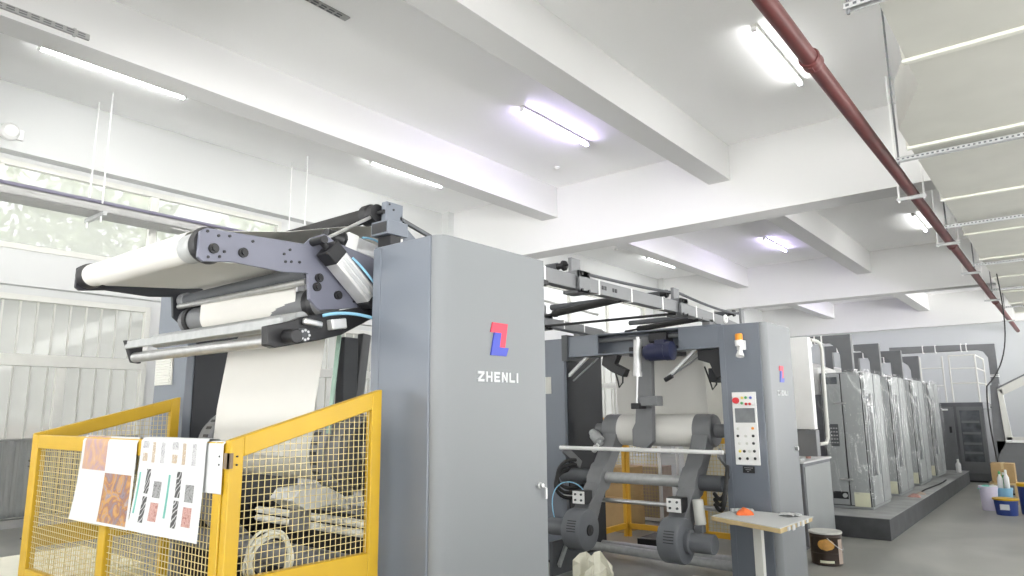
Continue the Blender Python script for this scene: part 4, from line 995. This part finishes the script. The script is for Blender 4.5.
# plinth clutter
def rag(x, y, z, r, m, label, name='rag', cat='rag'):
    b = MB(); vs = []; fs = []; nu, nv = 20, 6
    for j in range(nv+1):
        for i in range(nu):
            g = 2*PI*i/nu; f = j/nv; q = r*math.cos(f*PI/2)*(1+.2*math.sin(3*g+1)+.1*math.sin(5*g)); vs.append((x+q*math.cos(g), y+q*math.sin(g), z+r*.5*math.sin(f*PI/2)*(1+.25*math.sin(2*g))))
    for j in range(nv):
        for i in range(nu): fs.append((j*nu+i, j*nu+(i+1) % nu, (j+1)*nu+(i+1) % nu, (j+1)*nu+i))
    fs.append(tuple(range(nu))); b.add(vs, fs); return tag(b.build(name, m), label, cat)
rag(12.75, 2.14, .271, .09, 'redprint', 'crumpled reddish rag on the plinth between the first two press units')
rag(13.2, 2.12, .271, .07, 'brick', 'crumpled brown rag on the plinth beside the second press unit')
tag(MB().tube(bez((13.4, 2.14, .283), (14.2, 2.2, .283), (14.6, 2.04, .283), (15.9, 2.1, .283)), .011, 8).build('floor_cable', 'rubber'), 'thin black cable lying on the plinth top beside the press units', 'cable')
def bottle(x, y, z, h, r, m, label, cap='white', group=None):
    t = thing('bottle', (x, y, z), label, 'bottle', group)
    MB().lathe((x, y, z), (0, 0, 1), [(0, r*.9), (.01, r), (h*.62, r), (h*.78, r*.45), (h*.86, r*.4)], 16).build('bottle_body', m, t)
    MB().lathe((x, y, z+h*.85), (0, 0, 1), [(0, r*.46), (h*.15, r*.4), (h*.152, 0)], 12).build('bottle_cap', cap, t)
bottle(18.0, 2.12, .271, .28, .05, 'white', 'white bottle standing at the far end of the plinth')

# ------------------------------------------------------------------ far end of the press line
t = thing('end_cabinet', (19.3, 1.9, 0), 'dark grey cabinet with glass doors closing the far end of the press line', 'cabinet')
MB().box(18.9, 20.6, 1.62, 2.75, .04, 1.76).build('cabinet_body', 'endgrey', t, bevel=.01)
MB().box(18.95, 20.5, 1.7, 2.7, 0, .04).build('base', 'black', t)
o = MB().box(18.87, 18.9, 1.64, 2.14, .2, 1.66).build('glass_door', 'mid', t, bevel=.005)
MB().box(18.864, 18.87, 1.70, 2.08, .45, 1.58).build('door_glass', 'smoked', o)
q = MB()
for z in (.62, .82, 1.05, 1.3): q.box(18.86, 18.866, 1.72, 2.06, z, z+.05)
q.build('shelf_edges', 'mid', o)
MB().box(18.87, 18.9, 2.2, 2.5, .2, 1.66).build('side_door', 'mid', t, bevel=.005)
MB().box(18.855, 18.87, 2.26, 2.31, 1.08, 1.22).build('latch', 'black', t)
MB().box(18.86, 18.87, 2.3, 2.42, 1.58, 1.62).build('paper_label', 'white', t)
MB().prism([(18.9, 1.62), (19.5, 1.3), (19.9, 1.5), (20.6, 1.62)], 'Z', .04, 1.62).build('side_bay', 'endgrey', t, bevel=.006)
MB().box(18.8, 18.9, 2.55, 2.6, .5, 1.6).build('hinge_chain', 'galv', t)
t = thing('platform_railing', (22, 2.2, 0), 'white tube railing of the raised platform behind the dark end cabinet', 'railing')
dk = MB().box(20.8, 23.5, 1.75, 3.2, 1.66, 1.74).build('platform_deck', 'black', t, bevel=.005)
for x, y in ((20.9, 3.1), (20.9, 1.85), (23.4, 1.85), (23.4, 3.1)): MB().box(x-.05, x+.05, y-.05, y+.05, 0, 1.66).build('platform_leg', 'dark', t)
for x, y in ((20.9, 3.05), (20.9, 2.55), (20.9, 2.40), (20.9, 1.84), (23.0, 1.84)): MB().cyl((x, y, 1.74), (x, y, 2.95), .02, 10).build('railing_post', 'offwhite', t)
for z in (2.25, 2.62, 2.95):
    MB().tube([(20.9, 2.4, z), (20.9, 1.84, z), (23.0, 1.84, z)], .018, 10).build('handrail', 'offwhite', t)
for z in (2.2, 2.65): MB().tube([(20.9, 3.15, z), (20.9, 2.55, z)], .014, 8).build('handrail', 'offwhite', t)
pt = MB().prism([(1.23, 0), (1.38, 0), (1.38, 2.72), (1.46, 2.86), (1.56, 2.9), (3.3, 2.9), (3.3, 3.06), (1.23, 3.02)], 'X', 18.45, 18.6)
t = thing('cable_portal', (18.52, 2.2, 0), 'grey cable portal spanning the aisle beyond the press units', 'cable portal')
pt.build('portal_frame', 'mid', t, bevel=.006)
MB().box(18.45, 18.6, 3.14, 3.3, .27, 2.9).build('portal_leg', 'mid', t, bevel=.006)
each('cable_tie', [(18.445, 18.605, y, y+.02, 2.88, 3.06) for y in (1.75, 1.85, 2.35, 2.6)]+[(18.445, 18.605, 1.225, 1.385, z, z+.015) for z in (2.3, 2.33)], 'white', t)
# right-hand machine
t = thing('inspection_console', (16.9, 1.0, 0), 'grey console machine with a slanted open window frame at the right edge', 'machine')
MB().box(16.5, 17.7, .2, 1.28, .04, 1.02).build('console_body', 'mid', t, bevel=.015)
MB().box(16.55, 17.65, .25, 1.2, 0, .04).build('base', 'black', t)
MB().prism([(1.12, .95), (1.33, .6), (1.26, 2.07), (1.12, 2.1)], 'X', 16.5, 17.3).build('side_plate', 'mid', t, bevel=.01)
fr = MB().prism([(1.0, 1.0), (1.12, 1.0), (1.15, 1.99), (1.07, 1.99)], 'X', 16.44, 16.5)
fr.prism([(1.15, 1.99), (1.07, 1.87), (.2, 2.33), (.2, 2.5)], 'X', 16.44, 16.5).prism([(1.1, 1.0), (.2, 1.0), (.2, 1.09), (1.1, 1.09)], 'X', 16.44, 16.5)
fr.build('window_frame', 'offwhite', t, bevel=.006)
MB().prism([(1.17, 2.02), (1.15, 1.95), (.2, 2.44), (.2, 2.53)], 'X', 16.5, 17.3).build('hood', 'mid', t, bevel=.006)
MB().box(16.42, 16.6, .2, 1.12, .98, 1.03).build('front_shelf', 'white', t, bevel=.006)
MB().box(16.7, 16.8, .5, .74, 1.03, 1.55).build('screen_unit', 'dark', t, bevel=.01)
tag(MB().tube(bez((18.9, 1.05, 4.62), (18.6, .95, 3.3), (17.5, .95, 2.55), (16.36, 1.3, 2.05))+bez((16.36, 1.3, 2.05), (16.3, 1.36, 1.5), (16.3, 1.3, .9), (16.3, 1.25, .3))[1:], .013, 8).build('power_cable', 'rubber'), 'black cable dropping from the duct onto the slanted console', 'cable')

# cleaning corner by the right edge
def pail(x, y, h, r, body, label, rim=None, z=0):
    t = thing('bucket', (x, y, z), label, 'bucket', 'buckets by the console')
    MB().lathe((x, y, z), (0, 0, 1), [(0, r*.84), (.01, r*.86), (h*.9, r*.98), (h*.9, r*1.04), (h, r*1.05), (h, r*.97), (.03, r*.82), (.03, 0)], 30).build('bucket_body', body, t)
    if rim: MB().lathe((x, y, z+h*.9), (0, 0, 1), [(0, r*1.05), (.01, r*1.08), (h*.1, r*1.08), (h*.11, r*.98)], 30).build('bucket_rim', rim, t)
    return t
pail(14.0, 1.27, .38, .13, 'lilac', 'pale lilac bucket with rags at the left of the floor group by the console')
rag(14.02, 1.3, .33, .115, 'teal', 'teal rag heaped in the pale lilac bucket')
rag(13.96, 1.2, .382, .05, 'white', 'white rag heaped in the pale lilac bucket')
t = pail(13.55, 1.02, .25, .165, 'bluepl', 'low dark blue tub with a yellow rim in front of the lilac bucket', 'yellow')
MB().box(13.375, 13.405, .97, 1.09, .09, .17).build('paper_label', 'bright_paper', t)
pail(13.8, .74, .47, .13, 'bluepl', 'tall dark blue bucket at the right picture edge', 'yellow')
pail(14.3, 1.08, .34, .12, 'hose', 'light blue bucket holding bottles behind the tubs')
for i, (x, y, h, m, lb) in enumerate(((14.3, 1.12, .3, 'white', 'tall white bottle in the light blue bucket, left one'), (14.27, 1.03, .33, 'white', 'tall white bottle in the light blue bucket, right one'), (14.36, 1.07, .28, 'green', 'green bottle at the back of the light blue bucket'))):
    bottle(x, y, .3, h, .04, m, lb, 'white' if i else 'green', 'bottles in the light blue bucket')
t = thing('stool', (15.2, 1.13, 0), 'low stool under a carton behind the buckets', 'stool')
MB().box(15.0, 15.4, .93, 1.33, .32, .35).build('seat', 'wood', t, bevel=.005)
for x in (15.03, 15.37):
    for y in (.96, 1.30): MB().box(x-.02, x+.02, y-.02, y+.02, 0, .32).build('leg', 'wood', t)
t = thing('cardboard_box', (15.2, 1.12, .35), 'brown carton standing on a stool behind the buckets', 'box')
MB().box(15.04, 15.36, .95, 1.29, .35, .68).build('carton_body', 'carton', t, bevel=.006)
MB().box(15.038, 15.362, 1.1, 1.14, .58, .682).build('packing_tape', 'wood', t)

# ------------------------------------------------------------------ red pipe with hangers
t = thing('fire_pipe', (14, 1.555, 4.85), 'long dark red pipe running under the ceiling', 'pipe')
MB().cyl((-4, 1.555, 4.85), (36.5, 1.555, 4.85), .076, 24).build('pipe_run', 'pipe', t)
for x in (.6, 6.45, 16.1, 25.8):
    MB().lathe((x-.09, 1.555, 4.85), (1, 0, 0), [(0, .077), (0, .088), (.02, .097), (.07, .092), (.11, .092), (.16, .097), (.18, .088), (.18, .077)], 24).build('pipe_coupling', 'pipe', t)
    each('coupling_bolt', [(x-.05, x+.05, 1.555-.015, 1.555+.015, 4.85+s*.09-.015, 4.85+s*.09+.015) for s in (-1, 1)], 'pipe', t)
for k, x in enumerate((3.8, 11.55, 15.4, 19.2, 24.6, 31)):
    h = thing('pipe_hanger', (x, 1.56, 4.75), 'steel U-shaped hanger holding the red pipe, %s along from the near end' % ('first', 'second', 'third', 'fourth', 'fifth', 'sixth')[k], 'hanger', 'hangers of the red pipe')
    MB().box(x-.03, x+.03, 1.36, 1.75, 4.72, 4.772).build('cross_channel', 'galv', h, bevel=.003)
    for y in (1.39, 1.72): MB().box(x-.012, x+.012, y-.012, y+.012, 4.7, ZS).build('hanger_rod', 'white', h)

# ------------------------------------------------------------------ air duct with channels
D = thing('air_duct', (16, 0, 4.7), 'large grey rectangular air duct with pale flanges along the upper right', 'air duct')
zb, zt = 4.7, 5.26; yr = -1.6
MB().box(-3, 7.3, yr, .82, zb, zt).build('narrow_section', 'duct', D)
MB().add([(7.3, .82, zb), (8.4, 1.18, zb), (8.4, yr, zb), (7.3, yr, zb), (7.3, .82, zt), (8.4, 1.18, zt), (8.4, yr, zt), (7.3, yr, zt)],
         [(0, 1, 2, 3), (4, 7, 6, 5), (0, 4, 5, 1), (1, 5, 6, 2), (2, 6, 7, 3), (3, 7, 4, 0)]).build('taper_section', 'duct', D)
MB().box(8.4, 28, yr, 1.18, zb, zt).build('wide_section', 'duct', D)
def fl(x, y):
    MB().box(x-.035, x+.035, yr-.03, y+.035, zb-.035, zb).box(x-.035, x+.035, y, y+.035, zb, zt+.03).box(x-.035, x+.035, yr-.03, y+.035, zt, zt+.03).build('duct_flange', 'flange', D, bevel=.008)
fl(1.8, .82); fl(4.25, .82); fl(6.68, .82)
for i in range(8): fl(9.07+2.7*i, 1.18)
for k, x in enumerate((1.2, 5.35, 9.3, 13.39, 17.5, 21.6, 25.7)):
    ye = 1.02 if x < 7 else 1.37
    h = thing('duct_hanger', (x, 0, 4.6), 'slotted steel channel carrying the grey duct, %s from the near end' % ('first', 'second', 'third', 'fourth', 'fifth', 'sixth', 'seventh')[k], 'hanger', 'slotted channels under the duct')
    m = MB().box(x-.04, x-.036, -1.75, ye, 4.61, 4.662).box(x+.036, x+.04, -1.75, ye, 4.61, 4.662).box(x-.04, x+.04, -1.75, ye, 4.657, 4.662)
    q = MB()
    for i in range(52): q.box(x-.042, x-.0355, ye-.04-i*.052, ye-.015-i*.052, 4.626, 4.645)
    q.v += m.v; q.f += [[i_+52*8 for i_ in f_] for f_ in m.f]; q.m = [1]*(52*6)+[0]*len(m.f)
    q.build('slotted_channel', ['galv', 'dark'], h)
    for y in (ye-.025, -1.7): MB().cyl((x, y, 4.58), (x, y, ZS), .012, 8).build('hanger_rod', 'mid', h)

# ------------------------------------------------------------------ camera
cam = bpy.data.cameras.new('camera'); co_ = bpy.data.objects.new('camera', cam); C.objects.link(co_)
cam.sensor_width = 36; cam.lens = 693.6/1024*36; cam.clip_start = .05; cam.clip_end = 200
yaw, pitch, roll = math.radians(38.615), math.radians(10.063), math.radians(-.4842)
fw = Vector((math.cos(pitch)*math.cos(yaw), math.cos(pitch)*math.sin(yaw), math.sin(pitch)))
rt = Vector((math.sin(yaw), -math.cos(yaw), 0)); upv = rt.cross(fw)
r_ = rt*math.cos(roll)+upv*math.sin(roll); u_ = -rt*math.sin(roll)+upv*math.cos(roll)
Mx = Matrix((r_, u_, -fw)).transposed().to_4x4(); Mx.translation = (0, 0, 1.65)
co_.matrix_world = Mx
bpy.context.scene.camera = co_

# ------------------------------------------------------------------ light
w = bpy.data.worlds.new('sky_and_fill_glow'); bpy.context.scene.world = w; w.use_nodes = True
wt = w.node_tree; bg = wt.nodes['Background']; bg.inputs['Strength'].default_value = 1.0
wc = wt.nodes.new('ShaderNodeTexCoord'); wx = wt.nodes.new('ShaderNodeSeparateXYZ'); wr = wt.nodes.new('ShaderNodeValToRGB')
wm = wt.nodes.new('ShaderNodeMapRange'); wm.inputs['From Min'].default_value = -1; wm.inputs['From Max'].default_value = 1
wt.links.new(wc.outputs['Generated'], wx.inputs[0]); wt.links.new(wx.outputs['Z'], wm.inputs[0]); wt.links.new(wm.outputs[0], wr.inputs[0])
e = wr.color_ramp.elements; e[0].position = .47; e[0].color = (13, 12.9, 12.6, 1); e[1].position = .53; e[1].color = (1.75, 1.8, 1.85, 1)  # below the horizon: glow stronger than the sky, added to brighten the ceiling
wt.links.new(wr.outputs[0], bg.inputs['Color'])
sl = bpy.data.lights.new('sun', 'SUN'); sl.energy = 1.6; sl.angle = .02; sl.color = (1, .96, .88)
so = bpy.data.objects.new('sun', sl); C.objects.link(so); so.rotation_euler = Vector((.15, -.42, -1)).to_track_quat('-Z', 'Y').to_euler(); so.location = (4, 30, 30)
sc = bpy.context.scene
sc.view_settings.view_transform = 'Standard'; sc.view_settings.look = 'None'; sc.view_settings.gamma = 1
sc.view_settings.use_curve_mapping = False; sc.view_settings.exposure = .07
sc.cycles.use_denoising = True
sc.cycles.max_bounces = 10; sc.cycles.diffuse_bounces = 6; sc.cycles.transparent_max_bounces = 16
